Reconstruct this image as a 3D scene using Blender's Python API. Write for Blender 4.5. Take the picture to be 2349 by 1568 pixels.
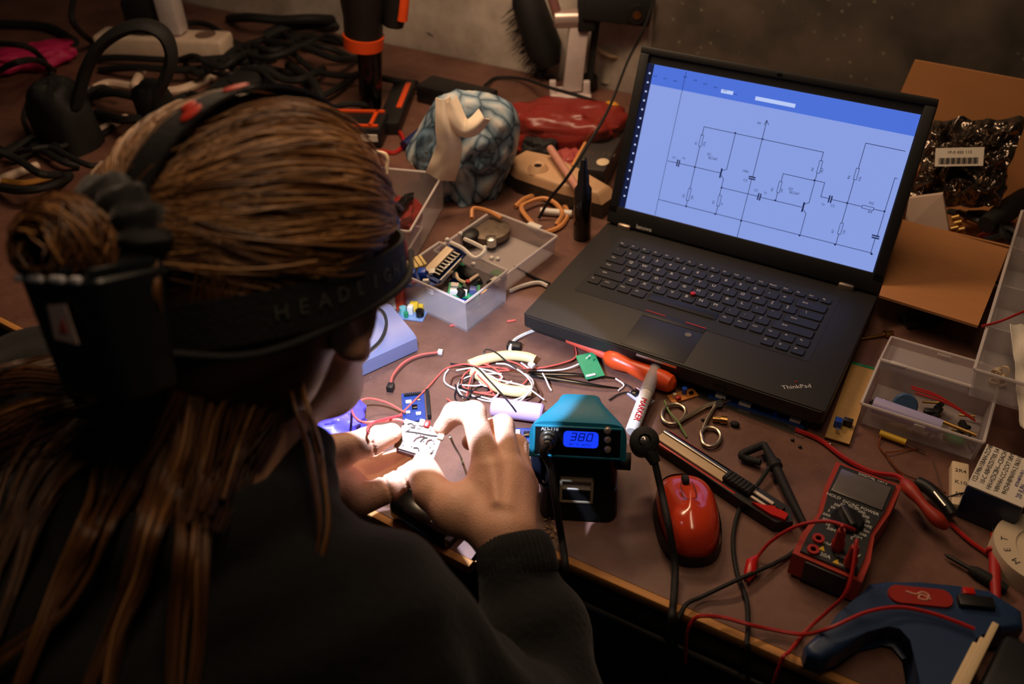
import bpy, bmesh, math, random
import numpy as np
from mathutils import Vector, Matrix, noise
for o in list(bpy.data.objects): bpy.data.objects.remove(o)
scene = bpy.context.scene
COL = scene.collection
TAB = 0.75                                   # height of the workbench top

# ------------------------------------------------------------------ camera, world, lights, exposure
W, H, FPX = 2349.0, 1568.0, 2125.02
CR = np.array([[0.8656, 0.5001, -0.0260], [0.2962, -0.5532, -0.7786], [-0.4037, 0.6663, -0.6269]])
u, _, vt = np.linalg.svd(CR); CR = u @ vt
CP = np.array([0.2744, -0.7877, 1.4747])
cam_d = bpy.data.cameras.new('camera'); cam = bpy.data.objects.new('camera', cam_d); COL.objects.link(cam)
cam_d.sensor_width = 36.0; cam_d.lens = 36.0 * FPX / W
cam_d.clip_start = 0.02
m = Matrix(((CR[0][0], -CR[1][0], -CR[2][0]), (CR[0][1], -CR[1][1], -CR[2][1]), (CR[0][2], -CR[1][2], -CR[2][2])))
cam.matrix_world = Matrix.Translation(CP) @ m.to_4x4()
cam_d.dof.use_dof = True; cam_d.dof.focus_distance = 1.02; cam_d.dof.aperture_fstop = 4.6
scene.camera = cam

world = bpy.data.worlds.new('world'); scene.world = world; world.use_nodes = True
world.node_tree.nodes['Background'].inputs[0].default_value = (0.75, 0.85, 1.0, 1)
world.node_tree.nodes['Background'].inputs[1].default_value = 0.006
scene.view_settings.view_transform = 'Standard'
scene.view_settings.look = 'None'
scene.view_settings.exposure = 0.0
scene.view_settings.gamma = 1.0
scene.view_settings.use_curve_mapping = False

def light(name, kind, loc, target, energy, color, **kw):
    d = bpy.data.lights.new(name, kind); d.energy = energy; d.color = color
    for k, v in kw.items(): setattr(d, k, v)
    o = bpy.data.objects.new(name, d); COL.objects.link(o); o.location = loc
    o.rotation_euler = (Vector(target) - Vector(loc)).to_track_quat('-Z', 'Y').to_euler()
    return o
# the warm work lamp over the back of the bench and the dim warm ceiling tube of the workshop
light('bench_lamp_light', 'AREA', (-0.46, 0.24, 1.50), (-0.36, 0.14, 0.75), 4.7, (1.0, 0.66, 0.40), shape='RECTANGLE', size=0.5, size_y=0.10)
light('ceiling_tube_light', 'AREA', (0.00, -0.08, 2.20), (-0.12, -0.15, 0.75), 5.2, (1.0, 0.68, 0.42), shape='RECTANGLE', size=1.2, size_y=0.12)

# ------------------------------------------------------------------ measuring: points of the place seen at a pixel of the photograph
def ray(x, y): return CR.T @ np.array([(x - W / 2) / FPX, (y - H / 2) / FPX, 1.0])
def T(x, y, h=0.0):                          # on the bench top, h above it
    d = ray(x, y); return Vector(CP + d * ((TAB + h - CP[2]) / d[2]))
def YP(x, y, v):                             # on the plane y = v
    d = ray(x, y); return Vector(CP + d * ((v - CP[1]) / d[1]))
def Q(x, y, D): return Vector(CP + ray(x, y) * D)
def VP(x, y, P0, ang):                       # on the upright plane through P0 along the direction ang
    n = np.array([-math.sin(ang), math.cos(ang), 0.0]); d = ray(x, y)
    return Vector(CP + d * (np.dot(n, np.array(P0) - CP) / np.dot(n, d)))
def lay(a, b, h=0.0):                        # middle, direction and length of something lying from pixel a to pixel b
    A, B = T(*a, h), T(*b, h); d = B - A
    return (A + B) / 2, math.atan2(d.y, d.x), d.length

# ------------------------------------------------------------------ materials
def S(r, g, b):
    f = lambda v: (v / 255) / 12.92 if v <= 10 else ((v / 255 + 0.055) / 1.055) ** 2.4
    return (f(r), f(g), f(b))
_mats = {}
def mat(name, c, rough=0.5, metal=0.0, var=0.18, scale=60.0, bump=0.0, clear=0.0, emit=None, coat=0.0, sheen=0.0, spec=0.5, trans=0.0, stretch=None):
    if name in _mats: return _mats[name]
    m = bpy.data.materials.new(name); m.use_nodes = True; nt = m.node_tree; N = nt.nodes; L = nt.links
    b = N['Principled BSDF']; b.inputs['Roughness'].default_value = rough; b.inputs['Metallic'].default_value = metal
    b.inputs['Coat Weight'].default_value = coat; b.inputs['Sheen Weight'].default_value = sheen
    b.inputs['Specular IOR Level'].default_value = spec; b.inputs['Transmission Weight'].default_value = trans
    b.inputs['Base Color'].default_value = (*c, 1)
    if var or bump:
        tc = N.new('ShaderNodeTexCoord'); mp = N.new('ShaderNodeMapping'); no = N.new('ShaderNodeTexNoise')
        L.new(tc.outputs['Object'], mp.inputs['Vector']); L.new(mp.outputs['Vector'], no.inputs['Vector'])
        if stretch: mp.inputs['Scale'].default_value = stretch
        no.inputs['Scale'].default_value = scale; no.inputs['Detail'].default_value = 5
        if var:
            mx = N.new('ShaderNodeMix'); mx.data_type = 'RGBA'
            mx.inputs[6].default_value = (*[v * (1 - var) for v in c], 1); mx.inputs[7].default_value = (*[min(1, v * (1 + var)) for v in c], 1)
            L.new(no.outputs['Fac'], mx.inputs[0]); L.new(mx.outputs[2], b.inputs['Base Color'])
        if bump:
            bp = N.new('ShaderNodeBump'); bp.inputs['Strength'].default_value = bump; bp.inputs['Distance'].default_value = 0.002
            L.new(no.outputs['Fac'], bp.inputs['Height']); L.new(bp.outputs['Normal'], b.inputs['Normal'])
    if emit:
        b.inputs['Emission Color'].default_value = (*emit[:3], 1); b.inputs['Emission Strength'].default_value = emit[3]
    if clear:                                # thin see-through plastic: partly passes what lies behind
        tr = N.new('ShaderNodeBsdfTransparent'); ms = N.new('ShaderNodeMixShader'); ms.inputs[0].default_value = clear
        L.new(b.outputs[0], ms.inputs[1]); L.new(tr.outputs[0], ms.inputs[2]); L.new(ms.outputs[0], N['Material Output'].inputs['Surface'])
    _mats[name] = m
    return m
K = lambda name, *a, **k: mat(name, *a, **k)
black = K('black plastic', S(22, 22, 23), 0.45, var=.25)
blackm = K('matt black rubber', S(14, 14, 15), 0.75, var=.25, bump=.2, scale=300)
blackg = K('glossy black', S(10, 10, 11), 0.18)
white = K('white plastic', S(225, 220, 212), 0.4, var=.05)
cream = K('cream plastic', S(222, 200, 168), 0.45, var=.08)
silver = K('bright steel', S(190, 186, 178), 0.28, 1.0, var=.1)
darkmetal = K('dark painted steel', S(26, 25, 24), 0.5, 0.3, var=.3)
brass = K('brass', S(200, 160, 95), 0.3, 1.0)
redp = K('red plastic', S(190, 30, 22), 0.3, var=.1)
redr = K('red rubber', S(170, 28, 26), 0.5, var=.15)
orangep = K('orange plastic', S(226, 80, 30), 0.35, var=.08)
tealp = K('teal plastic', S(22, 112, 136), 0.42, var=.06, bump=.1, scale=900)
bluep = K('blue plastic', S(30, 62, 128), 0.4, var=.12)
bluebr = K('bright blue plastic', S(28, 78, 190), 0.35)
greenb = K('green circuit board', S(30, 140, 92), 0.35, var=.2, scale=250)
blueb = K('blue circuit board', S(24, 58, 130), 0.35, var=.25, scale=250)
tanb = K('tan strip board', S(190, 150, 86), 0.5, var=.15, scale=120)
yellowp = K('yellow plastic', S(232, 190, 50), 0.4)
clearp = K('frosted clear plastic', S(215, 205, 205), 0.22, clear=.62, var=.06, scale=30)
clearr = K('frosted clear rim', S(222, 212, 208), 0.3, clear=.3, var=.05)
paper = K('white paper', S(225, 215, 200), 0.75, var=.06)
card = K('brown cardboard', S(176, 120, 72), 0.8, var=.1, scale=18, bump=.12, stretch=(1, 6, 1))
copper = K('copper wire', S(200, 120, 80), 0.35, 1.0)
wood = K('yellow pine edge', S(184, 128, 66), 0.7, var=.5, scale=9, stretch=(1, 14, 14), bump=.2)
ink = K('dark ink', S(35, 32, 40), 0.6, var=0)
inkw = K('white print', S(215, 215, 210), 0.6, var=0)

# ------------------------------------------------------------------ mesh building
def rotm(rx=0, ry=0, rz=0): return Matrix.Rotation(rz, 3, 'Z') @ Matrix.Rotation(ry, 3, 'Y') @ Matrix.Rotation(rx, 3, 'X')
def spline(pts, n=6, closed=False):
    P = [Vector(p) for p in pts]; out = []
    k = len(P)
    if k < 3 and not closed: return P
    for i in range(k if closed else k - 1):
        p0 = P[(i - 1) % k] if closed or i > 0 else P[0] * 2 - P[1]
        p1 = P[i]; p2 = P[(i + 1) % k]
        p3 = P[(i + 2) % k] if closed or i + 2 < k else P[-1] * 2 - P[-2]
        for j in range(n):
            t = j / n
            out.append(0.5 * ((2 * p1) + (p2 - p0) * t + (2 * p0 - 5 * p1 + 4 * p2 - p3) * t * t + (3 * p1 - p0 - 3 * p2 + p3) * t ** 3))
    if not closed: out.append(P[-1])
    return out
class G:
    def __init__(s): s.bm = bmesh.new()
    def _set(s, vs, mi, rot, c):
        fs = set()
        for v in vs:
            if rot is not None: v.co = rot @ v.co
            v.co += Vector(c)
            fs.update(v.link_faces)
        for f in fs: f.material_index = mi
    def box(s, c, size, rot=None, mi=0, bev=0.0, seg=2):
        r = bmesh.ops.create_cube(s.bm, size=1.0); vs = r['verts']
        for v in vs: v.co = Vector((v.co.x * size[0], v.co.y * size[1], v.co.z * size[2]))
        if bev:
            es = list({e for v in vs for e in v.link_edges})
            r2 = bmesh.ops.bevel(s.bm, geom=es, offset=min(bev, min(size) * .49), segments=seg, affect='EDGES', profile=.5)
            vs = list({v for f in r2['faces'] for v in f.verts} | {v for v in vs if v.is_valid})
            seen = set(vs); st = list(vs)
            while st:
                for e in st.pop().link_edges:
                    for w in e.verts:
                        if w not in seen: seen.add(w); st.append(w)
            vs = list(seen)
        s._set(vs, mi, rot, c); return s
    def cyl(s, a, b, r0, r1=None, n=16, mi=0, cap=True):
        a, b = Vector(a), Vector(b); r1 = r0 if r1 is None else r1
        return s.tube([a, b], [r0, r1], n, mi, cap)
    def tube(s, pts, r, n=8, mi=0, cap=True, closed=False, flat=None):
        P = [Vector(p) for p in pts]; R = r if isinstance(r, (list, tuple)) else [r] * len(P)
        rings = []; up = None
        for i, p in enumerate(P):
            a = P[i - 1] if i > 0 else (P[-1] if closed else p); b = P[i + 1] if i + 1 < len(P) else (P[0] if closed else p)
            t = (b - a)
            if t.length < 1e-9: t = Vector((0, 0, 1))
            t.normalize()
            if up is None: up = Vector((0, 0, 1)) if abs(t.z) < .9 else Vector((1, 0, 0))
            x = up.cross(t)
            if x.length < 1e-6: x = Vector((1, 0, 0)).cross(t)
            x.normalize(); y = t.cross(x); up = y
            fx, fy = flat or (1, 1)
            rings.append([s.bm.verts.new(p + x * (math.cos(2 * math.pi * k / n) * R[i] * fx) + y * (math.sin(2 * math.pi * k / n) * R[i] * fy)) for k in range(n)])
        m = len(rings)
        for i in range(m if closed else m - 1):
            A, B = rings[i], rings[(i + 1) % m]
            for k in range(n):
                f = s.bm.faces.new((A[k], A[(k + 1) % n], B[(k + 1) % n], B[k])); f.material_index = mi
        if cap and not closed:
            s.bm.faces.new(rings[0][::-1]).material_index = mi; s.bm.faces.new(rings[-1]).material_index = mi
        return s
    def lathe(s, prof, c=(0, 0, 0), rot=None, n=28, mi=0, closed=False):
        vs = []; rings = []
        for r, z in prof:
            ring = [s.bm.verts.new((max(r, 1e-5) * math.cos(2 * math.pi * k / n), max(r, 1e-5) * math.sin(2 * math.pi * k / n), z)) for k in range(n)]
            rings.append(ring); vs += ring
        m = len(rings)
        for i in range(m if closed else m - 1):
            A, B = rings[i], rings[(i + 1) % m]
            for k in range(n): s.bm.faces.new((A[k], A[(k + 1) % n], B[(k + 1) % n], B[k]))
        if not closed:
            s.bm.faces.new(rings[0][::-1]); s.bm.faces.new(rings[-1])
        s._set(vs, mi, rot, c); return s
    def prism(s, poly, z0, z1, mi=0, rot=None, c=(0, 0, 0), top=1.0):
        n = len(poly); cx = sum(p[0] for p in poly) / n; cy = sum(p[1] for p in poly) / n
        A = [s.bm.verts.new((p[0], p[1], z0)) for p in poly]
        B = [s.bm.verts.new((cx + (p[0] - cx) * top, cy + (p[1] - cy) * top, z1)) for p in poly]
        s.bm.faces.new(A[::-1]); s.bm.faces.new(B)
        for k in range(n): s.bm.faces.new((A[k], A[(k + 1) % n], B[(k + 1) % n], B[k]))
        s._set(A + B, mi, rot, c); return s
    def ball(s, c, r, rot=None, mi=0, n=14, m=9):
        if not isinstance(r, (list, tuple)): r = (r, r, r)
        vs = bmesh.ops.create_uvsphere(s.bm, u_segments=n, v_segments=m, radius=1.0)['verts']
        for v in vs: v.co = Vector((v.co.x * r[0], v.co.y * r[1], v.co.z * r[2]))
        s._set(vs, mi, rot, c); return s
    def tray(s, l, w, h, t=0.0016, mi=0, mr=None, taper=0.0, c=(0, 0, 0), rot=None):    # an open box with wall thickness
        def ring(a, b, z): return [s.bm.verts.new((x, y, z)) for x, y in ((-a, -b), (a, -b), (a, b), (-a, b))]
        o0 = ring(l / 2 - taper, w / 2 - taper, 0); o1 = ring(l / 2, w / 2, h)
        i1 = ring(l / 2 - t, w / 2 - t, h); i0 = ring(l / 2 - t - taper, w / 2 - t - taper, t)
        F = [s.bm.faces.new(o0[::-1]), s.bm.faces.new(i0)]
        for A, B in ((o0, o1), (o1, i1), (i1, i0)):
            for k in range(4): F.append(s.bm.faces.new((A[k], A[(k + 1) % 4], B[(k + 1) % 4], B[k])))
        s._set(o0 + o1 + i0 + i1, mi, rot, c)
        if mr is not None:
            R = [Vector(p) for p in ((-l / 2, -w / 2, h), (l / 2, -w / 2, h), (l / 2, w / 2, h), (-l / 2, w / 2, h))]
            R = [(rot @ p if rot is not None else p) + Vector(c) for p in R]
            for k in range(4): s.tube([R[k], R[(k + 1) % 4]], t * .95, 6, mr)
        return s
    def grid(s, nx, ny, fn, mi=0, wrapx=False):
        V = [[s.bm.verts.new(fn(i / (nx if wrapx else nx - 1), j / (ny - 1))) for i in range(nx)] for j in range(ny)]
        for j in range(ny - 1):
            for i in range(nx if wrapx else nx - 1):
                f = s.bm.faces.new((V[j][i], V[j][(i + 1) % nx], V[j + 1][(i + 1) % nx], V[j + 1][i])); f.material_index = mi
        return s
    def text(s, body, size, M, mi=0, depth=0.0002, align='CENTER'):
        me = text_mesh(body, size, depth, align); k = len(s.bm.verts)
        s.bm.from_mesh(me); s.bm.verts.ensure_lookup_table(); vs = s.bm.verts[k:]
        for v in vs: v.co = M @ v.co
        for f in {f for v in vs for f in v.link_faces}: f.material_index = mi
        bpy.data.meshes.remove(me)
        return s
    def mesh(s, name, angle=38):
        bmesh.ops.recalc_face_normals(s.bm, faces=s.bm.faces)
        for f in s.bm.faces: f.smooth = True
        ca = math.radians(angle)
        for e in s.bm.edges:
            e.smooth = len(e.link_faces) == 2 and e.calc_face_angle(0) < ca
        me = bpy.data.meshes.new(name); s.bm.to_mesh(me); s.bm.free(); return me
    def part(s, name, mats, parent=None, label=None, angle=38):
        me = s.mesh(name, angle)
        for x in (mats if isinstance(mats, (list, tuple)) else [mats]): me.materials.append(x)
        o = bpy.data.objects.new(name, me); COL.objects.link(o)
        if parent is not None: o.parent = parent
        if label: o['label'] = label
        return o
    def solo(s, name, mats, label, cat, group=None, loc=None, rz=0.0, kind=None, angle=38):
        o = s.part(name, mats, None, label, angle); me = o.data
        if loc is None:                      # built in place: move the origin to the foot of the mesh
            n = len(me.vertices); co = np.empty(n * 3); me.vertices.foreach_get('co', co); co = co.reshape(-1, 3)
            lo, hi = co.min(0), co.max(0); c = np.array([(lo[0] + hi[0]) / 2, (lo[1] + hi[1]) / 2, lo[2]])
            me.vertices.foreach_set('co', (co - c).ravel()); o.location = c
        else: o.location = loc; o.rotation_euler = (0, 0, rz)
        if cat: o['category'] = cat
        if group: o['group'] = group
        if kind: o['kind'] = kind
        return o
_txt = {}
def text_mesh(body, size, depth, align):
    cu = bpy.data.curves.new('t', 'FONT'); cu.body = body; cu.size = size; cu.extrude = depth; cu.align_x = align; cu.align_y = 'CENTER'
    cu.resolution_u = 2
    ob = bpy.data.objects.new('t', cu); me = bpy.data.meshes.new_from_object(ob)
    bpy.data.objects.remove(ob); bpy.data.curves.remove(cu); return me
def thing(name, label, cat, loc=(0, 0, 0), rz=0.0, group=None, rot=None):
    o = bpy.data.objects.new(name, None); COL.objects.link(o); o.empty_display_size = .02
    o.location = loc; o.rotation_euler = rot if rot is not None else (0, 0, rz)
    o['label'] = label; o['category'] = cat
    if group: o['group'] = group
    return o
def dup(root, loc, rz, label, group=None):
    def cp(o, par):
        c = o.copy(); COL.objects.link(c); c.parent = par
        for ch in o.children: cp(ch, c)
        return c
    r = cp(root, None); r.location = loc; r.rotation_euler = (0, 0, rz); r['label'] = label
    if group: r['group'] = group
    return r
def wire(label, pts, r, m, name='wire', cat='wire', group=None, n=6, seg=6, closed=False, ends=None):
    P = []
    for p in pts: P.append(Vector(p) if isinstance(p, Vector) else T(p[0], p[1], p[2] if len(p) > 2 else r))
    g = G(); g.tube(spline(P, seg, closed), r, n, 0, True, closed)
    return g.solo(name, m, label, cat, group)
def at(x, y, z, rz=0, rx=0, ry=0, sc=1): return Matrix.Translation((x, y, z)) @ rotm(rx, ry, rz).to_4x4() @ Matrix.Scale(sc, 4)

# ------------------------------------------------------------------ the setting
def wall_mat():
    m = bpy.data.materials.new('stained concrete'); m.use_nodes = True; N = m.node_tree.nodes; L = m.node_tree.links; b = N['Principled BSDF']
    tc = N.new('ShaderNodeTexCoord'); n1 = N.new('ShaderNodeTexNoise'); n1.inputs['Scale'].default_value = 5; n1.inputs['Detail'].default_value = 8; n1.inputs['Roughness'].default_value = .65
    L.new(tc.outputs['Object'], n1.inputs['Vector'])
    r = N.new('ShaderNodeValToRGB'); r.color_ramp.elements[0].position = .35; r.color_ramp.elements[1].position = .68
    r.color_ramp.elements[0].color = (*S(146, 134, 126), 1); r.color_ramp.elements[1].color = (*S(226, 214, 202), 1)
    L.new(n1.outputs['Fac'], r.inputs[0]); L.new(r.outputs[0], b.inputs['Base Color']); b.inputs['Roughness'].default_value = .85
    bp = N.new('ShaderNodeBump'); bp.inputs['Strength'].default_value = .25; bp.inputs['Distance'].default_value = .01
    L.new(n1.outputs['Fac'], bp.inputs['Height']); L.new(bp.outputs[0], b.inputs['Normal']); return m
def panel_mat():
    m = bpy.data.materials.new('dark speckled sheet'); m.use_nodes = True; N = m.node_tree.nodes; L = m.node_tree.links; b = N['Principled BSDF']
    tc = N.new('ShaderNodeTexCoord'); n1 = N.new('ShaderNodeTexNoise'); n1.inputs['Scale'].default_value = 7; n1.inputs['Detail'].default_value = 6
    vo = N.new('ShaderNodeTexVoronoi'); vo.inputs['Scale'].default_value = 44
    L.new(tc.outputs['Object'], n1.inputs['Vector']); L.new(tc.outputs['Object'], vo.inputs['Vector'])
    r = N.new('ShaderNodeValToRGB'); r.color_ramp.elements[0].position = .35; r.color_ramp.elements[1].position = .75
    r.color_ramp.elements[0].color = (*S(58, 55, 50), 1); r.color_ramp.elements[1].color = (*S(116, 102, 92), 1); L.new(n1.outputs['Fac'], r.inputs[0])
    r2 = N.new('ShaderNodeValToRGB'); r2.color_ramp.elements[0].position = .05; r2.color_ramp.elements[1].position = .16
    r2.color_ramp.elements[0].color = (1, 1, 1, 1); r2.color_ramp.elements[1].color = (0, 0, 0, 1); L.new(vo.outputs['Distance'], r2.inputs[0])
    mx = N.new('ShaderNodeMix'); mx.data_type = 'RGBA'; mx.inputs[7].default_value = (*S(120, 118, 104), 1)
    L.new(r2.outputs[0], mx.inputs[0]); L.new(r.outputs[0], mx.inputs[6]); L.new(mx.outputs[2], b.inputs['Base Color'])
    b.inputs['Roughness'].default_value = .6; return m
def bench_mat():
    m = bpy.data.materials.new('worn maroon laminate'); m.use_nodes = True; N = m.node_tree.nodes; L = m.node_tree.links; b = N['Principled BSDF']
    tc = N.new('ShaderNodeTexCoord')
    def nz(s, d, rg=.6, st=None):
        n = N.new('ShaderNodeTexNoise'); n.inputs['Scale'].default_value = s; n.inputs['Detail'].default_value = d; n.inputs['Roughness'].default_value = rg
        if st:
            mp = N.new('ShaderNodeMapping'); mp.inputs['Scale'].default_value = st[:3]; mp.inputs['Rotation'].default_value = (0, 0, st[3]); L.new(tc.outputs['Object'], mp.inputs[0]); L.new(mp.outputs[0], n.inputs[0])
        else: L.new(tc.outputs['Object'], n.inputs[0])
        return n
    def ramp(src, p0, p1, c0, c1):
        r = N.new('ShaderNodeValToRGB'); r.color_ramp.elements[0].position = p0; r.color_ramp.elements[1].position = p1
        r.color_ramp.elements[0].color = (*c0, 1); r.color_ramp.elements[1].color = (*c1, 1); L.new(src, r.inputs[0]); return r
    def mix(f, a, c):
        x = N.new('ShaderNodeMix'); x.data_type = 'RGBA'; L.new(f, x.inputs[0]); L.new(a, x.inputs[6]); x.inputs[7].default_value = (*c, 1); return x
    base = ramp(nz(11, 8, .7).outputs['Fac'], .3, .72, S(82, 53, 44), S(126, 88, 75))
    scr = ramp(nz(60, 3, .6, (1, 22, 1, .5)).outputs['Fac'], .66, .74, (0, 0, 0), (.35, .35, .35))
    dust = ramp(nz(420, 2).outputs['Fac'], .69, .76, (0, 0, 0), (.6, .6, .6))
    a = mix(scr.outputs[0], base.outputs[0], S(140, 120, 108)); d = mix(dust.outputs[0], a.outputs[2], S(190, 176, 166))
    L.new(d.outputs[2], b.inputs['Base Color'])
    rr = ramp(nz(16, 5).outputs['Fac'], .3, .7, (.42,) * 3, (.6,) * 3); L.new(rr.outputs[0], b.inputs['Roughness'])
    bp = N.new('ShaderNodeBump'); bp.inputs['Strength'].default_value = .08; bp.inputs['Distance'].default_value = .001
    L.new(nz(300, 3).outputs['Fac'], bp.inputs['Height']); L.new(bp.outputs[0], b.inputs['Normal']); return m
def struct(g, name, m): o = g.part(name, m); o['kind'] = 'structure'; return o
struct(G().box((-.6, -.7, -.03), (5.2, 4.0, .06)), 'floor', K('workshop concrete floor', S(92, 86, 78), .8, var=.3, scale=4))
struct(G().box((-.6, .775, 1.35), (5.2, .10, 2.7)), 'wall_back', wall_mat())
struct(G().box((-.15, .722, 1.6), (1.2, .004, 1.9)).box((-.15, .718, 1.045), (1.2, .012, .012)), 'trim_1', panel_mat()).location = (.42, 0, .0)  # flat dark speckled sheet with a ledge over the right part of the wall

YF, YL, XS = -0.277, -0.327, -0.055          # front edge, deeper left end, step between them
bench = thing('workbench', 'long maroon laminate workbench with a yellow wooden front edge', 'workbench', (0, 0, 0))
g = G(); g.prism([(-2.6, YL + .122), (XS, YL), (XS, YF), (1.3, YF), (1.3, .722), (-2.6, .722)], TAB - .022, TAB); g.part('bench_top', bench_mat(), bench)
g = G()
g.box(((1.3 + XS) / 2, YF - .004, TAB - .0065), (1.3 - XS, .009, .013), bev=.002)
g.box(((XS - 2.6) / 2, YL + .057, TAB - .0065), (XS + 2.6, .009, .013), rot=rotm(rz=-.0479), bev=.002)
g.box((XS, (YF + YL) / 2, TAB - .0065), (.009, YF - YL, .013)); g.part('wooden_edge', wood, bench)
g = G()
g.box(((1.3 + XS) / 2, YF + .006, TAB - .06), (1.3 - XS - .002, .02, .075)); g.box(((XS - 2.6) / 2, YL + .067, TAB - .06), (XS + 2.6 - .002, .02, .075), rot=rotm(rz=-.0479))
g.part('front_rail', darkmetal, bench)
g = G(); g.box(((1.3 + XS) / 2, YF - .0085, TAB - .052), (1.3 - XS, .003, .004)); g.part('rail_lip', silver, bench)
for x in (-2.5, -.9, .1, 1.2):
    for y in (-.24, .66): G().box((x, y, (TAB - .022) / 2), (.05, .05, TAB - .022)).part('leg', darkmetal, bench)
# ------------------------------------------------------------------ laptop
LW, LD, LA = 0.3728, 0.2451, math.radians(21.7)
lap_top = K('laptop soft black', S(33, 31, 30), 0.55, var=.12, scale=30, bump=.12)
lap_key = K('laptop keys', S(17, 17, 18), 0.5, var=.1)
lap = thing('laptop', 'open black laptop showing a circuit schematic on its bright blue screen', 'laptop', (0, 0, TAB))
def rrect(w, h, r, n=4, cx=0, cy=0):
    out = []
    for sx, sy, a0 in ((1, -1, -90), (1, 1, 0), (-1, 1, 90), (-1, -1, 180)):
        for k in range(n + 1):
            a = math.radians(a0 + 90 * k / n); out.append((cx + sx * (w / 2 - r) + r * math.cos(a), cy + sy * (h / 2 - r) + r * math.sin(a)))
    return out
g = G()
g.prism(rrect(LW, LD, .006, 3, 0, LD / 2), .016, .0325)
g.prism(rrect(LW - .012, LD - .012, .006, 3, 0, LD / 2), .008, .016)
g.box((0, LD / 2, .0332), (LW - .001, LD - .004, .0014), bev=.0006)
base = g.part('base', lap_top, lap)
for x in (-.15, .15):
    for y in (.03, .21): G().cyl((x, y, 0), (x, y, .009), .008, .007, 14).part('foot', blackm, lap)
g = G(); g.prism(rrect(.300, .141, .003, 3, -.0035, .1455), .0338, .0343); g.part('keyboard_tray', K('keyboard tray', S(16, 16, 17), .6), lap)
KY = .0346
def key(x, y, w, h, txt=''):
    g = G()
    pts = rrect(w - .0032, h - .003, .002, 2)
    g.prism(pts, 0, .0016, 0, c=(x, y, KY - .0002), top=.93)
    if txt: g.text(txt, .0068 if len(txt) == 1 else .0036, at(x - w * .2, y + h * .14, KY + .0015), 1, .00008)
    g.part('key', [lap_key, inkw], lap)
U0 = .01905
def row(y, h, x0, ks):
    x = x0
    for k in ks:
        t, w = k if isinstance(k, tuple) else (k, 1.0)
        key(x + w * U0 / 2, y, w * U0, h, t); x += w * U0
X0 = -.1485
row(.1985, .0125, X0, [(t, .845) for t in 'Esc F1 F2 F3 F4 F5 F6 F7 F8 F9 F10 F11 F12 Home End Ins Del Pg'.split()])
row(.1795, .0185, X0, list('`1234567890-=') + [('Back', 2.2)])
row(.1610, .0185, X0, [('Tab', 1.5)] + list('QWERTYUIOP[]') + [('\\', 1.7)])
row(.1425, .0185, X0, [('Caps', 1.8)] + list("ASDFGHJKL;'") + [('Enter', 2.4)])
row(.1240, .0185, X0, [('Shift', 2.35)] + list('ZXCVBNM,./') + [('Shift', 2.85)])
row(.1055, .0185, X0, [('Fn', 1), ('Ctrl', 1.2), ('Win', 1), ('Alt', 1.1), ('', 5.0), ('Alt', 1), ('Prt', 1), ('Ctrl', 1), ('Up', 1), ('^', .95), ('Pg', .95)])
row(.0872, .0165, X0 + 12.3 * U0, [('<', .95), ('v', .95), ('>', .95)])
g = G(); g.lathe([(.0028, 0), (.0036, .003), (.0032, .0045), (.001, .005)], (-.016, .1330, KY)); g.part('pointing_stick', redp, lap)
g = G(); g.box((-.0165, .0735, .0342), (.079, .011, .0009), bev=.0004); g.box((-.0425, .0775, .0348), (.026, .0016, .0006), mi=1); g.box((.0095, .0775, .0348), (.026, .0016, .0006), mi=1)
g.part('track_buttons', [lap_key, redr], lap)
g = G(); g.box((-.0165, .0365, .0340), (.079, .062, .0006), bev=.0003); g.part('touchpad', K('touchpad', S(36, 34, 33), .5), lap)
g = G(); g.cyl((.008, .057, .0343), (.008, .057, .0346), .004, .004, 16); g.part('sticker_mark', K('grey mark', S(110, 105, 100), .5), lap)
g = G(); g.text('ThinkPad', .0088, at(.1475, .0268, .0341, math.radians(34)), 0, .0001); g.part('emblem', K('emblem silver', S(214, 208, 198), .4, .2), lap)
g = G(); g.ball((.145, .0345, .0342), .0012, mi=0); g.part('emblem_light', redp, lap)
g = G()
g.box((-.008, .0004, .030), (.05, .003, .003)); g.part('latch', silver, lap)
for x_ in (-.03, .07): G().box((x_, .0005, .0215), (.016, .003, .004)).part('port', blackg, lap)
for x in (-.1586, .1470): G().box((x, .2415, .0345), (.020, .012, .012), bev=.003).part('hinge', K('hinge metal', S(176, 160, 140), .35, .9), lap)
# the lid
HY, LN = .2391, Vector((0, -math.cos(LA), math.sin(LA)))
LM = Matrix(((1, 0, 0), (0, math.sin(LA), -math.cos(LA)), (0, math.cos(LA), math.sin(LA)))).to_4x4(); LM.translation = (0, HY, .033)
g = G(); g.prism(rrect(LW, .2400, .006, 3, 0, .1225), -.011, -.0015)
for a in ((0, .238, LW, .009), (0, .0165, LW, .0245), (-LW / 2 + .0065, .126, .013, .215), (LW / 2 - .0065, .126, .013, .215)):
    g.box((a[0], a[1], 0), (a[2], a[3], .004), bev=.0012)
lid = g.part('lid', K('lid black', S(20, 20, 20), .5, var=.1), lap); lid.matrix_local = LM
SW, SH, SB = .3442, .1936, .0285
def scr(x, y):                               # pixel -> place on the lid
    d = ray(x, y); n = np.array(LN); P0 = np.array((0, HY, TAB + .033)); p = CP + d * (np.dot(n, P0 - CP) / np.dot(n, d)) - P0
    return p[0], p[1] * math.sin(LA) + p[2] * math.cos(LA)
Z1 = lambda x, y: scr(1180 + x * .4172, 90 + y * .4172)
def glow(name, c, s): return mat(name, tuple(v * .04 for v in c), .5, var=0, emit=(*c, s), spec=.3)
sc_blue = glow('screen page blue', S(140, 162, 232), 0.92); sc_bar = glow('screen toolbar blue', S(78, 116, 224), 0.9)
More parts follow.
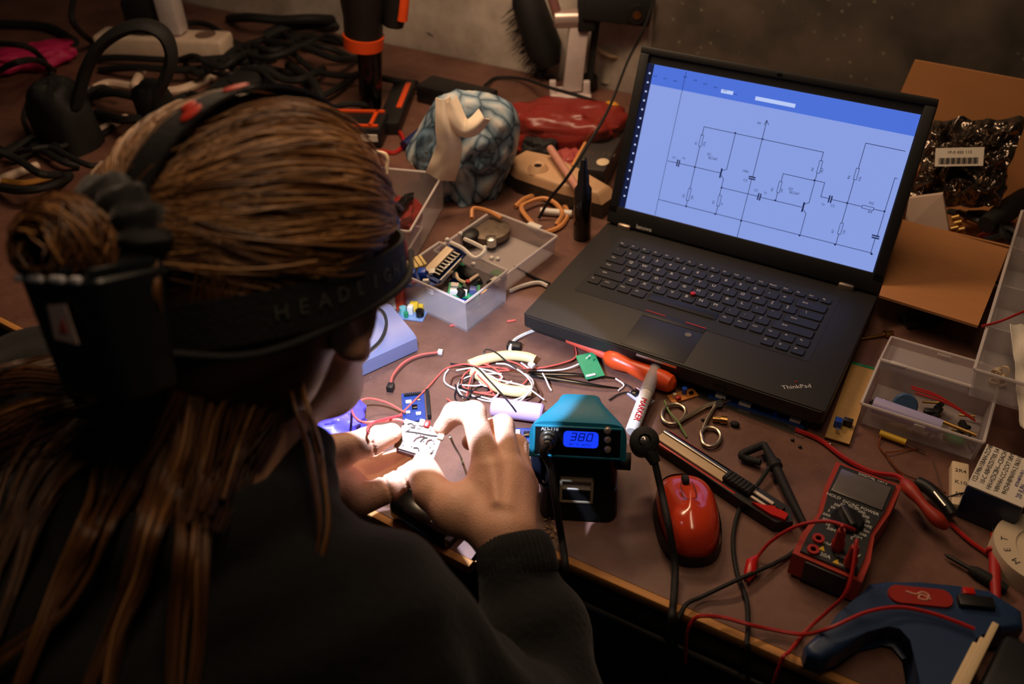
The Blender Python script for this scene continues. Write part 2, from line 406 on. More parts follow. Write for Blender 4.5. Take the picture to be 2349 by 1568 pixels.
sc_side = glow('screen launcher', S(18, 28, 66), 0.8); sc_line = glow('screen lines', S(22, 34, 84), 0.7); sc_lite = glow('screen field', S(186, 204, 250), 0.95)
g = G(); g.box((0, SB + SH / 2, -.0004), (SW, SH, .001)); g.part('screen', sc_blue, lid, 'bright blue glowing screen')
barv = Z1(1450, 385)[1]
g = G(); top = SB + SH
g.box((.004, (barv + top) / 2, .0003), (SW - .008, top - barv, .0002))
g.box((-SW / 2 + .0042, SB + SH / 2, .0005), (.0084, SH, .0002), mi=1)
for k in range(15): g.box((-SW / 2 + .0042, top - .012 - k * .0118, .0007), (.0024, .0022, .0002), mi=2)
g.box((Z1(1170, 290)[0], Z1(1170, 290)[1], .0005), (.016, .0045, .0002), mi=2)
a, b = Z1(1325, 325), Z1(1545, 365); g.box(((a[0] + b[0]) / 2, (a[1] + b[1]) / 2, .0005), (b[0] - a[0], .0048, .0002), mi=2)
g.part('screen_toolbar', [sc_bar, sc_side, sc_lite], lid)
g = G()
def ln(*ps, w=.0007):
    P = [Z1(*p) for p in ps]
    # schematics are drawn square: snap nearly level and nearly upright strokes
    for i in range(1, len(P)):
        (x0, y0), (x1, y1) = P[i - 1], P[i]
        if abs(y1 - y0) < .12 * abs(x1 - x0): P[i] = (x1, y0)
        elif abs(x1 - x0) < .22 * abs(y1 - y0): P[i] = (x0, y1)
    for (x0, y0), (x1, y1) in zip(P, P[1:]):
        d = math.hypot(x1 - x0, y1 - y0); g.box(((x0 + x1) / 2, (y0 + y1) / 2, .0006), (d + w, w, .0002), rot=rotm(rz=math.atan2(y1 - y0, x1 - x0)))
def bar_(x, y, w, h): p = Z1(x, y); g.box((p[0], p[1], .0006), (w, h, .0002))
def dot(x, y, r=.0012): p = Z1(x, y); g.cyl((p[0], p[1], .0005), (p[0], p[1], .0008), r, r, 12)
def res(a, b, vert=True):
    (x0, y0), (x1, y1) = Z1(*a), Z1(*b); xm = (x0 + x1) / 2
    if vert:
        w, h = .0036, abs(y1 - y0); ym = (y0 + y1) / 2
        for s in (-1, 1): g.box((xm + s * w / 2, ym, .0006), (.0006, h, .0002)); g.box((xm, ym + s * h / 2, .0006), (w + .0006, .0006, .0002))
    else:
        ym = (y0 + y1) / 2; w, h = abs(x1 - x0), .0036
        for s in (-1, 1): g.box((xm, ym + s * h / 2, .0006), (w, .0006, .0002)); g.box((xm + s * w / 2, ym, .0006), (.0006, h + .0006, .0002))
def lab(t, x, y, sz=.0044, rz=0): p = Z1(x, y); g.text(t, sz, at(p[0], p[1], .0006, rz), 0, .0001)
ln((945, 180), (770, 965), w=.0005)
ln((1033, 528), (1050, 482), (1215, 515), (1365, 548), (1700, 620), (1687, 668)); res((1035, 526), (1020, 588)); ln((1020, 588), (993, 702), (966, 820)); res((966, 820), (952, 886)); ln((952, 886), (945, 918))
ln((845, 668), (893, 680)); bar_(896, 679, .0016, .009); bar_(906, 682, .0016, .009); ln((908, 682), (993, 702), (1130, 735))
bar_(1136, 735, .0020, .0125); ln((1140, 722), (1168, 715), (1215, 515)); ln((1140, 748), (1150, 768), (1140, 815), (1133, 858)); res((1133, 858), (1119, 916)); ln((1119, 916), (1105, 960))
ln((1140, 815), (1290, 850), (1340, 862)); bar_(1341, 864, .0016, .009); bar_(1352, 867, .0016, .009); ln((1354, 868), (1435, 885), (1580, 918))
ln((1388, 450), (1365, 548), (1310, 755)); ln((1375, 470), (1388, 446)); ln((1398, 470), (1389, 446)); bar_(1308, 757, .009, .0016); bar_(1306, 768, .009, .0016); ln((1304, 772), (1247, 998), (1225, 1085))
ln((795, 880), (945, 918), (1105, 960), (1247, 998), (1568, 1078), (1763, 1128), (1965, 1180))
ln((1467, 782), (1478, 738), (1650, 775)); res((1467, 782), (1448, 842)); ln((1448, 842), (1435, 885))
bar_(1588, 922, .0020, .0125); ln((1592, 906), (1620, 898), (1650, 775), (1668, 735)); res((1690, 668), (1668, 735)); ln((1592, 938), (1603, 960), (1568, 1078))
ln((1650, 775), (1706, 790), (1690, 866), (1730, 876)); bar_(1731, 877, .0016, .009); bar_(1743, 880, .0016, .009); ln((1745, 880), (1830, 900), (1912, 918)); res((1912, 919), (1975, 933), False); ln((1975, 933), (2035, 945))
ln((1832, 900), (1870, 770)); res((1892, 710), (1870, 770)); ln((1892, 710), (1930, 570), (2150, 612)); ln((1832, 900), (1803, 1010)); res((1803, 1010), (1784, 1070)); ln((1784, 1070), (1763, 1128))
ln((2105, 765), (2092, 763), (2035, 945), (1990, 1078)); bar_(1987, 1080, .009, .0016); bar_(1985, 1092, .009, .0016); ln((1984, 1094), (1965, 1180))
for p in ((1215, 515), (1365, 548), (993, 702), (945, 918), (1140, 815), (1105, 960), (1247, 998), (1435, 885), (1650, 775), (1568, 1078), (1830, 900), (1763, 1128), (2035, 945), (1965, 1180)): dot(*p)
for t, x, y in (('C1', 880, 650), ('1u', 932, 652), ('Q1', 1072, 632), ('BC547', 1092, 656), ('100n', 1272, 725), ('C3', 1270, 775), ('C2', 1328, 830), ('1u', 1380, 842), ('Q2', 1520, 822), ('BC547', 1540, 846), ('1u', 1697, 905), ('C5', 1750, 915), ('1k2', 1962, 900), ('R9', 1955, 950), ('9V', 1346, 462)): lab(t, x, y)
for t, x, y in (('R1', 1000, 570), ('47k', 1046, 575), ('R2', 932, 860), ('10k', 978, 870), ('R3', 1095, 895), ('1k', 1142, 905), ('R4', 1640, 715), ('4k7', 1692, 720), ('R5', 1418, 825), ('1M', 1472, 832), ('R6', 1840, 758), ('33k', 1900, 768), ('R7', 1752, 1055), ('12k', 1812, 1060)): lab(t, x, y, .004, math.pi / 2)
for k in range(9): lab('iii lii', 775 + k * 55, 203 + k * 13 if k < 3 else 150 + k * 19, .003)
g.part('screen_schematic', sc_line, lid)
g = G(); g.text('lenovo', .0085, at(-.130, .0085, .0022), 0, .0001); g.part('lid_lettering', inkw, lid)
g = G(); g.box((0, .2375, .0022), (.006, .003, .001)); g.part('webcam', blackg, lid)

# ------------------------------------------------------------------ soldering station at the front edge
A0, B0 = T(1240, 1190), T(1410, 1200); sa = math.atan2(B0.y - A0.y, B0.x - A0.x); sm = (A0 + B0) / 2
st = thing('soldering_station', 'teal soldering station with a glowing blue 380 display by the bench edge', 'soldering station')
SL = math.radians(24)                        # the station leans back on its stand
stM = Matrix.Translation(sm + Vector((0, 0, .0016))) @ Matrix.Rotation(sa, 4, 'Z') @ Matrix.Rotation(-SL, 4, 'X') @ Matrix.Translation((0, .0415, 0))
st.location = stM.translation; st.rotation_euler = stM.to_euler(); stI = stM.inverted()
def stl(x, y, yo): # pixel -> station-local point on its local plane y = yo
    c = stI @ Vector(CP); d = stI.to_3x3() @ Vector(ray(x, y)); return c + d * ((yo - c.y) / d.y)
yf = -.052
pl, prr, pb = stl(1215, 962, yf), stl(1440, 975, yf), stl(1325, 1052, yf)
sx0, sx1, sz1, sz0 = pl.x, prr.x, (pl.z + prr.z) / 2, pb.z
sw_, sx = sx1 - sx0, (sx0 + sx1) / 2
prof = []                                    # the swept teal hood: wide at the front, narrow and higher at the back
def hood(i, j):
    a = -math.pi * .0 + i * math.pi; t = j
    w = sw_ / 2 * (1 - .52 * (3 * t * t - 2 * t ** 3)); zt = sz1 + .012 * (3 * t * t - 2 * t ** 3)
    c, s_ = math.cos(a), math.sin(a); e = .28
    return Vector((sx + w * math.copysign(abs(c) ** e, c), yf + t * .050, sz0 + (zt - sz0) * s_ ** e))
g = G(); g.grid(33, 14, hood); g.bm.verts.ensure_lookup_table()
g.bm.faces.new([g.bm.verts[k] for k in range(33)]); g.bm.faces.new([g.bm.verts[33 * 13 + k] for k in range(33)][::-1])
for j in range(13): g.bm.faces.new((g.bm.verts[j * 33], g.bm.verts[(j + 1) * 33], g.bm.verts[(j + 1) * 33 + 32], g.bm.verts[j * 33 + 32]))
hd = g.part('housing', tealp, st)
zc, hh = (sz0 + sz1) / 2 - .001, sz1 - sz0
g = G(); g.box((sx, yf - .0005, zc), (sw_ * .87, .003, hh * .84), bev=.001); fp = g.part('front_panel', K('panel black', S(12, 12, 13), .3), st)
g = G()
for a in ((0, hh * .40, sw_ * .9, .002), (0, -hh * .40, sw_ * .9, .002)): g.box((sx + a[0], yf - .0012, zc + a[1]), (a[2], .003, a[3]), bev=.0008)
for s in (-1, 1): g.box((sx + s * sw_ * .445, yf - .0012, zc), (.002, .003, hh * .8), bev=.0008)
g.part('panel_frame', tealp, st)
d0, d1 = stl(1293, 988, yf - .003), stl(1372, 1028, yf - .003)
FR = rotm(rx=math.pi / 2)
g = G(); g.prism(rrect(d1.x - d0.x, d0.z - d1.z, .004, 4), 0, .0012, rot=FR, c=((d0.x + d1.x) / 2, yf - .002, (d0.z + d1.z) / 2))
ds = g.part('display', glow('lit blue display', S(24, 62, 255), 1.0), st, 'lit blue display')
g = G(); dcx, dcz = (d0.x + d1.x) / 2, (d0.z + d1.z) / 2
DM = Matrix.Translation((dcx, yf - .0034, dcz)) @ rotm(rx=math.pi / 2).to_4x4() @ Matrix(((1, .22, 0, 0), (0, 1, 0, 0), (0, 0, 1, 0), (0, 0, 0, 1)))
def seg7(ch, x, y, w, h, t=.0011):
    on = {'3': 'abgcd', '8': 'abcdefg', '0': 'abcdef'}[ch]
    for k in on:
        c, s_ = {'a': ((0, h), (w, t)), 'g': ((0, 0), (w, t)), 'd': ((0, -h), (w, t)), 'b': ((w / 2, h / 2), (t, h)), 'c': ((w / 2, -h / 2), (t, h)), 'f': ((-w / 2, h / 2), (t, h)), 'e': ((-w / 2, -h / 2), (t, h))}[k]
        n0 = len(g.bm.verts); g.box((x + c[0], y + c[1], 0), (s_[0], s_[1], .0003)); g.bm.verts.ensure_lookup_table()
        for v in g.bm.verts[n0:]: v.co = DM @ v.co
for k, ch in enumerate('380'): seg7(ch, (k - 1) * .0078, .0028, .0048, .0036)
g.text('SET  °C   AUTO', .0030, DM @ at(0, -.0052, 0), 0, .0001)
g.part('display_digits', glow('display digits', S(10, 22, 120), .6), ds)
g = G(); p = stl(1261, 984, yf - .003); g.text('AD-110', .0052, at(p.x, yf - .0022, p.z, 0, math.pi / 2), 0, .0001); g.part('panel_lettering', inkw, st)
pc = stl(1258, 1008, yf - .008)
g = G(); g.lathe([(.0085, 0), (.0085, .003), (.0072, .0035), (.0072, .007), (.0082, .0075), (.0082, .0105), (.006, .011), (.006, .018), (.0042, .0185), (.0042, .023)], rot=FR, c=(pc.x, yf - .002, pc.z)); g.part('connector', K('nickel connector', S(170, 165, 150), .3, 1.0), st, 'round metal iron connector')
for k, yy in enumerate((987, 1008, 1030)):
    p = stl(1394, yy, yf - .003); G().lathe([(.0034, 0), (.0034, .003), (.0026, .0042), (.0008, .0046)], rot=FR, c=(p.x, yf - .0015, p.z), n=18).part('button', K('grey button', S(160, 150, 140), .35, .4), st)
# black stand under the housing with its sponge tray
bw = (B0 - A0).length
g = G(); g.prism(rrect(bw + .004, .075, .012, 5, 0, -.004), 0, sz0 * .45, top=.97); g.prism(rrect(bw, .066, .01, 5, 0, 0), sz0 * .45, sz0 + .002)
for v_ in g.bm.verts:
    if v_.co.z < .001: v_.co.z = (v_.co.y + .0415) * math.tan(SL)
g.part('stand', K('stand black', S(13, 13, 14), .4), st)
q0, q1 = stl(1288, 1096, -.036), stl(1357, 1148, -.036); qx, qz = (q0.x + q1.x) / 2, (q0.z + q1.z) / 2; qw, qh = q1.x - q0.x, q0.z - q1.z
g = G()
for s in (-1, 1): g.box((qx + s * qw / 2, -.0375, qz), (.003, .008, qh + .003), bev=.001); g.box((qx, -.0375, qz + s * qh / 2), (qw + .003, .008, .003), bev=.001)
sf = g.part('sponge_tray', K('tray grey', S(160, 150, 128), .4, .3), st)
G().box((qx, -.0365, qz), (qw - .002, .003, qh - .002), rot=rotm(rx=-.16), bev=.001).part('sponge', K('grey sponge', S(206, 198, 186), .9, var=.4, scale=150, bump=.5), sf)
G().prism(rrect(.012, .07, .003, 3, -bw / 2 - .006, 0), .034, .075).part('side_bracket', K('bracket blue black', S(18, 22, 34), .3), st)
g = G(); g.tube([(sx1 - .012, yf + .03, sz0 - .012), (sx1 + .006, yf + .03, sz0 - .012)], .009, n=18); g.part('iron_holder', blackm, st)
cp0 = stM @ Vector((pc.x, yf - .024, pc.z))
wire('thin black cable plugged into the round socket of the teal station', [cp0 + Vector((0, 0.004, 0)), cp0 + Vector((-.002, -.006, -.004)), Q(1262, 1070, .885), Q(1275, 1150, .88), T(1288, 1232, .012), T(1293, 1262, .009), YP(1297, 1300, YF - .02), YP(1297, 1360, YF - .02), YP(1290, 1480, YF - .02)], .0036, blackm, 'station_cable', 'cable', n=10)
# soldering iron parked in the holder, its grip end towards the camera
ih = Q(1478, 1012, .905)
iron = thing('soldering_iron', 'black soldering iron grip end with a ring, parked beside the teal station', 'soldering iron', ih, 0)
fx = Vector((.25, -.55, .80)).normalized(); RM = fx.to_track_quat('Z', 'Y').to_matrix()
g = G(); g.lathe([(.0075, -.050), (.0105, -.046), (.0125, -.03), (.0145, -.004), (.0145, .004), (.012, .0065), (.0065, .0075), (.006, .004), (.0005, .004)], rot=RM, n=26); g.part('grip', blackm, iron)
g = G(); g.ball((fx * .0052), (.0052, .0052, .003), rot=RM); g.part('end_cap', K('grey cap', S(150, 145, 145), .2, .8), iron)
g = G(); dn = Q(1504, 1062, .90) - ih; g.tube(spline([Vector((.002, -.001, -.004)), dn * .5, dn]), [.0095 - .00035 * k for k in range(13)], 12); g.part('cable_boot', blackm, iron)
g = G(); lip_ = lambda x, y: Vector((YP(x, y, YF - .014).x, YF - .014, TAB + .006)); ov_ = lambda x, y: YP(x, y, YF - .022) - ih; g.tube(spline([dn * .9, T(1518, 1130, .046) - ih, T(1533, 1200, .040) - ih, T(1548, 1290, .012) - ih, T(1547, 1350, .0065) - ih, T(1545, 1376, .009) - ih, lip_(1543, 1396) - ih, ov_(1541, 1420), ov_(1536, 1480), ov_(1534, 1560)]), .0036, 10); g.part('cable', blackm, iron)

# ------------------------------------------------------------------ red mouse
ma, mang, mlen = lay((1560, 1120), (1592, 1290))
mo = thing('computer_mouse', 'glossy red wireless mouse on the bench right of the teal station', 'mouse', ma, mang - math.pi)
def mshape(i, j):
    a = 2 * math.pi * i; t = j * math.pi / 2
    x = math.cos(a); y = math.sin(a); r = math.cos(t) ** .62
    L_, W_ = .052, .0305 * (1 + .10 * x)
    return Vector((L_ * r * math.copysign(abs(x) ** .8, x), W_ * r * math.copysign(abs(y) ** .8, y), .006 + .031 * math.sin(t) ** .9 * (1 - .16 * x) ))
g = G(); g.grid(40, 14, mshape, wrapx=True); msh = g.part('shell', K('glossy red shell', S(200, 62, 34), .16, coat=.4, var=.05), mo, angle=80)
g = G(); g.grid(40, 3, lambda i, j: Vector((.0535 * math.copysign(abs(math.cos(2 * math.pi * i)) ** .8, math.cos(2 * math.pi * i)), .0325 * math.copysign(abs(math.sin(2 * math.pi * i)) ** .8, math.sin(2 * math.pi * i)) * (1 - .06 * j), .0 + .016 * j)), wrapx=True)
g.part('side_grip', K('mouse side black', S(14, 18, 22), .45), mo)
g = G(); g.lathe([(.0045, -.0035), (.0062, -.0025), (.0062, .0025), (.0045, .0035)], rot=rotm(rx=math.pi / 2), c=(.030, 0, .0305), n=20); g.part('scroll_wheel', blackm, mo)
g = G(); g.tube([(.024, .0055, .0352), (.012, .007, .0378), (.0, .006, .0392), (-.003, 0, .0397), (.0, -.006, .0392), (.012, -.007, .0378), (.024, -.0055, .0352)], .0005, 5); g.part('wheel_groove', K('dark red groove', S(90, 14, 10), .4), mo)

# ------------------------------------------------------------------ snap-off cutter
ka, kang, klen = lay((1512, 1000), (1795, 1185), .012)
cu = thing('snap_off_knife', 'red and black snap-off utility knife with a beige blade slide, in front of the laptop', 'utility knife', (ka.x, ka.y, TAB), kang)
g = G(); hl = klen / 2
g.prism([(-hl, -.0115), (hl * .5, -.014), (hl, -.013), (hl + .012, 0), (hl, .013), (hl * .5, .013), (-hl, .0115)], .0, .015); g.part('body', K('knife black', S(16, 15, 15), .5), cu)
g = G(); g.box((-hl * .42, -.0025, .0155), (hl * 1.12, .0115, .003), bev=.0008); g.part('blade_slide', K('beige slide', S(205, 178, 138), .5), cu)
g = G(); g.box((-hl * .42, .0055, .0165), (hl * 1.12, .003, .003), bev=.0006); g.part('blade', silver, cu)
g = G(); g.box((-hl * .3, -.0108, .0135), (hl * 1.35, .0025, .004), bev=.0008); g.box((-hl * .2, .0112, .0125), (hl * 1.5, .0035, .005), bev=.001); g.part('red_rail', redp, cu)
g = G(); g.box((hl * .32, 0, .0185), (hl * .42, .0135, .007), bev=.002)
for k in range(7): g.box((hl * (.16 + k * .055), 0, .0222), (.002, .012, .0015))
g.part('thumb_slider', blackm, cu)
g = G(); g.box((hl * .66, .0035, .0165), (.026, .004, .003), bev=.001); g.box((hl * .66, -.004, .0165), (.018, .003, .003), bev=.001); g.part('stripe', K('white stripe', S(220, 205, 190), .5), cu)
g = G(); g.prism([(hl * .62, -.0105), (hl * .9, -.0105), (hl + .006, -.006), (hl + .004, .002), (hl * .86, .001), (hl * .74, -.006)], .0145, .0185); g.part('end_grip', redp, cu)
g = G(); g.cyl((hl * .9, .005, .014), (hl * .9, .005, .0185), .006, .005, 18); g.part('end_knob', black, cu)

# ------------------------------------------------------------------ multimeter
c4 = [T(x, y, .032) for x, y in ((1818, 1262), (1912, 1070), (2068, 1118), (1985, 1322))]
mm = sum(c4, Vector()) / 4; up = ((c4[1] + c4[2]) - (c4[0] + c4[3])) / 2; mang = math.atan2(up.y, up.x) - math.pi / 2; ml = up.length + .012; mw = ((c4[3] - c4[0]).length + (c4[2] - c4[1]).length) / 2
me_ = thing('multimeter', 'red and black digital multimeter with a round dial and grey display', 'multimeter', (mm.x, mm.y, TAB), mang)
hw, hl = mw / 2, ml / 2
out = [(-hw * .98, -hl), (-hw * .98, -hl * .6), (-hw * .82, -hl * .12), (-hw * .98, hl * .4), (-hw, hl), (hw, hl), (hw * .98, hl * .4), (hw * .82, -hl * .12), (hw * .98, -hl * .6), (hw * .98, -hl)]
inn = [(-hw * .80, -hl * .93), (-hw * .80, -hl * .6), (-hw * .70, -hl * .12), (-hw * .82, hl * .35), (-hw * .84, hl * .92), (hw * .84, hl * .92), (hw * .82, hl * .35), (hw * .70, -hl * .12), (hw * .80, -hl * .6), (hw * .80, -hl * .93)]
g = G(); g.prism(out, .004, .032, top=.99)
g.part('holster', K('multimeter red', S(164, 50, 36), .45, var=.1), me_)
g = G(); g.prism(inn, .0, .0345); g.box((0, -hl - .0004, .017), (hw * 1.15, .003, .026), bev=.001); g.part('body', K('multimeter black', S(30, 31, 33), .5, var=.1), me_)
g = G(); g.box((0, hl * .58, .0352), (hw * 1.5, hl * .50, .002), bev=.0008); g.part('display', K('grey lcd', S(98, 92, 92), .25), me_)
dy = -hl * .10
g = G(); g.lathe([(hw * .46, 0), (hw * .46, .003), (hw * .40, .005), (hw * .38, .005)], (0, dy, .0345), n=36); dl = g.part('dial', K('dial black', S(14, 14, 15), .35), me_)
g = G(); g.box((0, dy, .0415), (hw * .24, hw * .76, .008), rot=rotm(rz=.7), bev=.002); g.part('dial_grip', black, dl)
for x, y in ((-hw * .5, -hl * .62), (-hw * .5, -hl * .84), (hw * .05, -hl * .64)): G().lathe([(.0028, .0345), (.0028, .0372), (.0055, .0372), (.0055, .0345)], (x, y, 0), n=18).part('jack', redr, me_)
g = G(); rr = random.Random(4)
for k in range(18):
    a = math.radians(-60 + k * 17.6); g.text(rr.choice(['20', '200', '2k', '2', '20M', '10', '2m', 'hFE', '600']), .0046, at(hw * .58 * math.cos(a), dy + hw * .62 * math.sin(a), .0347), 0, .0001)
for t, x, y, s in (('HOLD', -hw * .62, hl * .26, .005), ('DC/AC', -hw * .1, hl * .24, .005), ('POWER', hw * .45, hl * .24, .005), ('mA', -hw * .2, -hl * .62, .006), ('20A', -hw * .15, -hl * .84, .006), ('COM', hw * .25, -hl * .74, .005), ('V', hw * .62, -hl * .62, .007), ('1000V', hw * .3, -hl * .88, .004), ('DIGITAL', 0, hl * .88, .0045), ('CAT II', hw * .45, hl * .88, .0035)): g.text(t, s, at(x, y, .0347), 0, .0001)
g.part('lettering', inkw, me_)
for x, y in ((-hw * .3, -hl * .74), (hw * .18, -hl * .86)): G().prism([(x - .003, y - .0025), (x + .003, y - .0025), (x, y + .003)], .0345, .0349).part('warning_triangle', yellowp, me_)
mmM = Matrix.Translation((mm.x, mm.y, TAB)) @ Matrix.Rotation(mang, 4, 'Z')
jv, jc = mmM @ Vector((hw * .52, -hl * .82, .035)), mmM @ Vector((hw * .05, -hl * .64, .035))
def lead(label, pts, plug, m=redr, r=.0017):
    t = thing('test_lead', label, 'test lead', plug, 0, 'multimeter test leads')
    up_ = Vector((0, -.25, 1)).normalized(); RM = up_.to_track_quat('Z', 'Y').to_matrix()
    g = G(); g.lathe([(.0052, 0), (.0058, .002), (.0058, .012), (.0046, .014), (.0042, .030), (.003, .036)], rot=RM); g.part('plug', m, t)
    g = G(); P = [Vector((0, 0, 0)) + up_ * .034, up_ * .044] + [(p if isinstance(p, Vector) else T(*p)) - Vector(plug) for p in pts]
    g.tube(spline(P), r, 8); g.part('cable', m, t); return t
lead('red test lead plugged in the lower right jack of the multimeter', [T(1945, 1350, .05), T(1900, 1400, .02), T(1850, 1445, .0025), T(1812, 1492, .006), T(1800, 1502, .008), Vector((YP(1792, 1520, YF - .014).x, YF - .014, TAB + .006)), YP(1772, 1570, YF - .018), YP(1745, 1640, YF - .018)], jv)
lead('red test lead plugged in the middle jack of the multimeter and arching left', [T(1960, 1215, .068), T(1900, 1195, .06), T(1830, 1205, .045), T(1770, 1240, .02), T(1735, 1280, .004), T(1720, 1305, .0035)], jc)
# ------------------------------------------------------------------ small helpers for the clutter
def fitrect(px, h):                          # px: near-left, near-right, far-right, far-left rim corners
    P = [T(x, y, h) for x, y in px]; c = sum(P, Vector()) / 4
    ex = ((P[1] - P[0]) + (P[2] - P[3])) / 2; ey = ((P[3] - P[0]) + (P[2] - P[1])) / 2
    return c, math.atan2(ex.y, ex.x), ex.length, ey.length
def clear_box(label, px, h, lid=None, dividers=0, cat='plastic box', group='clear plastic parts boxes', name='clear_box', z=0.0):
    c, a, l, w = fitrect(px, h + z); t = thing(name, label, cat, (c.x, c.y, TAB + z), a, group)
    g = G(); g.tray(l, w, h, .0018, 0, 1, taper=.003)
    for k in range(dividers): g.box((0, -w / 2 + w * (k + 1) / (dividers + 1), h * .5), (l - .006, .0014, h * .85))
    g.part('box_body', [clearp, clearr], t)
    G().box((0, -w / 2 - .001, h - .006), (.012, .004, .008), bev=.0012).part('catch', clearr, t)
    if lid:
        lw, lh, tilt = lid
        Rl = rotm(rx=tilt); g = G(); g.tray(l, lw, lh, .0016, 0, 1, c=Rl @ Vector((0, lw / 2 + .002, -lh)) + Vector((0, w / 2, h)), rot=Rl); lo = g.part('lid', [clearp, clearr], t)
        g = G(); g.box(Rl @ Vector((0, lw + .006, -.004)) + Vector((0, w / 2, h)), (.016, .012, .003), rot=Rl, bev=.001); g.part('clasp', clearr, lo)
        for s in (-1, 1): G().box((s * l * .34, w / 2 + .001, h - .001), (.018, .006, .005), bev=.0012).part('hinge', clearr, t)
    return t, c, a, l, w
def loc2(c, a, x, y, z=0.0): return Vector((c.x + x * math.cos(a) - y * math.sin(a), c.y + x * math.sin(a) + y * math.cos(a), TAB + z))
def board(label, name, cat, loc, rz, l, w, m, bits, t=.0016, group=None, rot=None):   # a circuit board with its components
    th = thing(name, label, cat, loc, rz, group, rot)
    G().box((0, 0, t / 2), (l, w, t)).part('board', m, th)
    for b in bits:
        k, x, y = b[0], b[1] * l, b[2] * w
        if k == 'chip': G().box((x, y, t + .0012), (b[3], b[4], .0024), bev=.0003).part('chip', blackg, th)
        elif k == 'can': G().cyl((x, y, t), (x, y, t + b[4]), b[3], n=14).part('capacitor', b[5], th)
        elif k == 'header':
            g = G(); n = b[3]; g.box((x, y, t + .0013), (.0025 * n, .0025, .0026), mi=0)
            for i in range(n): g.cyl((x + (i - (n - 1) / 2) * .0025, y, t), (x + (i - (n - 1) / 2) * .0025, y, t + .006), .0004, n=5, mi=1)
            g.part('pin_header', [blackm, brass], th)
        elif k == 'block': G().box((x, y, t + b[5] / 2), (b[3], b[4], b[5]), bev=.0006).part('component', b[6], th)
    return th
def cap_tube(label, name, cat, a, b, r, m, h=None, group=None, n=16):
    A, B = T(*a, r if h is None else h), T(*b, r if h is None else h); d = (B - A).normalized()
    g = G(); g.tube([A, A + d * r * .25, A + d * r * .6, B - d * r * .6, B - d * r * .25, B], [r * .45, r * .85, r, r, r * .85, r * .45], n); return g.solo(name, m, label, cat, group)

# ------------------------------------------------------------------ right side: clear box, boards, bits
bx, bc, ba, bl, bw2 = clear_box('open frosted box with a lilac battery cell, red wires and screws, right of the laptop', [(1975, 925), (2255, 1015), (2288, 905), (2020, 825)], .033, lid=(.074, .011, math.radians(-14)))
w0 = lambda x, y, z: loc2(bc, ba, x, y, z)
g = G(); g.tube([w0(-.052, -.024, .022), w0(-.051, -.024, .022), w0(.018, -.027, .022), w0(.020, -.027, .022)], [.007, .009, .009, .0085], 20); g.solo('battery_cell', K('lilac wrap', S(176, 170, 214), .4, var=.05), 'lilac cylindrical battery cell lying in the open box right of the laptop', 'battery')
g = G(); g.lathe([(.012, 0), (.0135, .002), (.0135, .006), (.012, .008)], w0(-.022, .004, .012), rotm(rx=1.0, rz=.2)); g.solo('buzzer_disc', K('steel blue disc', S(64, 92, 124), .35), 'dark blue round disc standing behind the lilac battery', 'buzzer')
for k, (x0, y0, x1, y1) in enumerate(((-.02, .022, .045, .008), (-.015, .017, .05, .004), (-.022, .026, .03, .016))):
    wire(['upper', 'middle', 'lowest'][k] + ' short red wire lying across the open box with the lilac battery', [w0(x0, y0, .022), w0((x0 + x1) / 2, y0 - .006, .026), w0(x1, y1, .02)], .0011, redr, group='red wires in the right clear box')
rr = random.Random(9); B3 = [silver, brass, black, darkmetal]
for k in range(18):
    x, y, a = rr.uniform(-.05, .052), rr.uniform(-.03, .03), rr.uniform(0, 3.14); z = rr.uniform(.004, .014); s = rr.uniform(.005, .009)
    d = Vector((math.cos(a), math.sin(a), .15)) * s; p = w0(x, y, z)
    g = G(); g.cyl(p - d, p + d, .0014, n=8); g.cyl(p + d, p + d * 1.25, .0028, n=10); g.solo('screw', B3[k % 3], 'small screw among the odds and ends in the box with the lilac battery', 'screw', 'screws in the right clear box')
g = G(); g.ball(w0(.036, -.024, .010), (.012, .007, .006)); g.solo('tape_bundle', K('green tape', S(54, 140, 80), .5), 'green lump seen through the front of the box with the lilac battery', 'tape')
g = G(); g.tube([w0(.01, -.008, .016), w0(.055, -.014, .016)], .0022, 8); g.solo('brass_rod', brass, 'thin brass rod lying in the box with the lilac battery', 'rod')
for k in range(7):
    p = w0(rr.uniform(.0, .05), rr.uniform(-.02, .02), .012); a = rr.uniform(0, 3)
    G().box(p, (.012, .006, .007), rot=rotm(rz=a, rx=.2), bev=.001).solo('component_block', [black, darkmetal][k % 2], 'dark little component at the right end of the box with the lilac battery', 'component', 'dark components in the right clear box')
m_, a_, l_ = lay((1980, 838), (1920, 1010), .004)
board('tan strip board with a blue trimmer standing at its near end', 'strip_board', 'circuit board', (m_.x, m_.y, TAB + .003), a_, l_, .026, tanb, [('block', .30, .18, .006, .010, .009, black), ('block', .34, -.18, .008, .008, .010, bluebr), ('can', .42, -.1, .002, .006, silver), ('block', -.49, 0, .004, .026, .0008, greenb)])
A, B = T(1975, 776, .004), T(2048, 763, .004); d = (B - A)
g = G(); g.tube([A, A + d * .72, A + d * .74, A + d * .82, A + d * .84, B], [.0012, .0022, .005, .005, .0035, .003], 12); g.solo('brass_plug', brass, 'long brass plug with a collar beside the right edge of the laptop', 'plug')
m_, a_, l_ = lay((2065, 750), (2150, 738), .004); g = G(); g.box((0, 0, .006), (l_, .028, .012), bev=.004); g.solo('plastic_clip', black, 'flat black plastic piece under the cardboard flap', 'clip', None, (m_.x, m_.y + .012, TAB), a_)
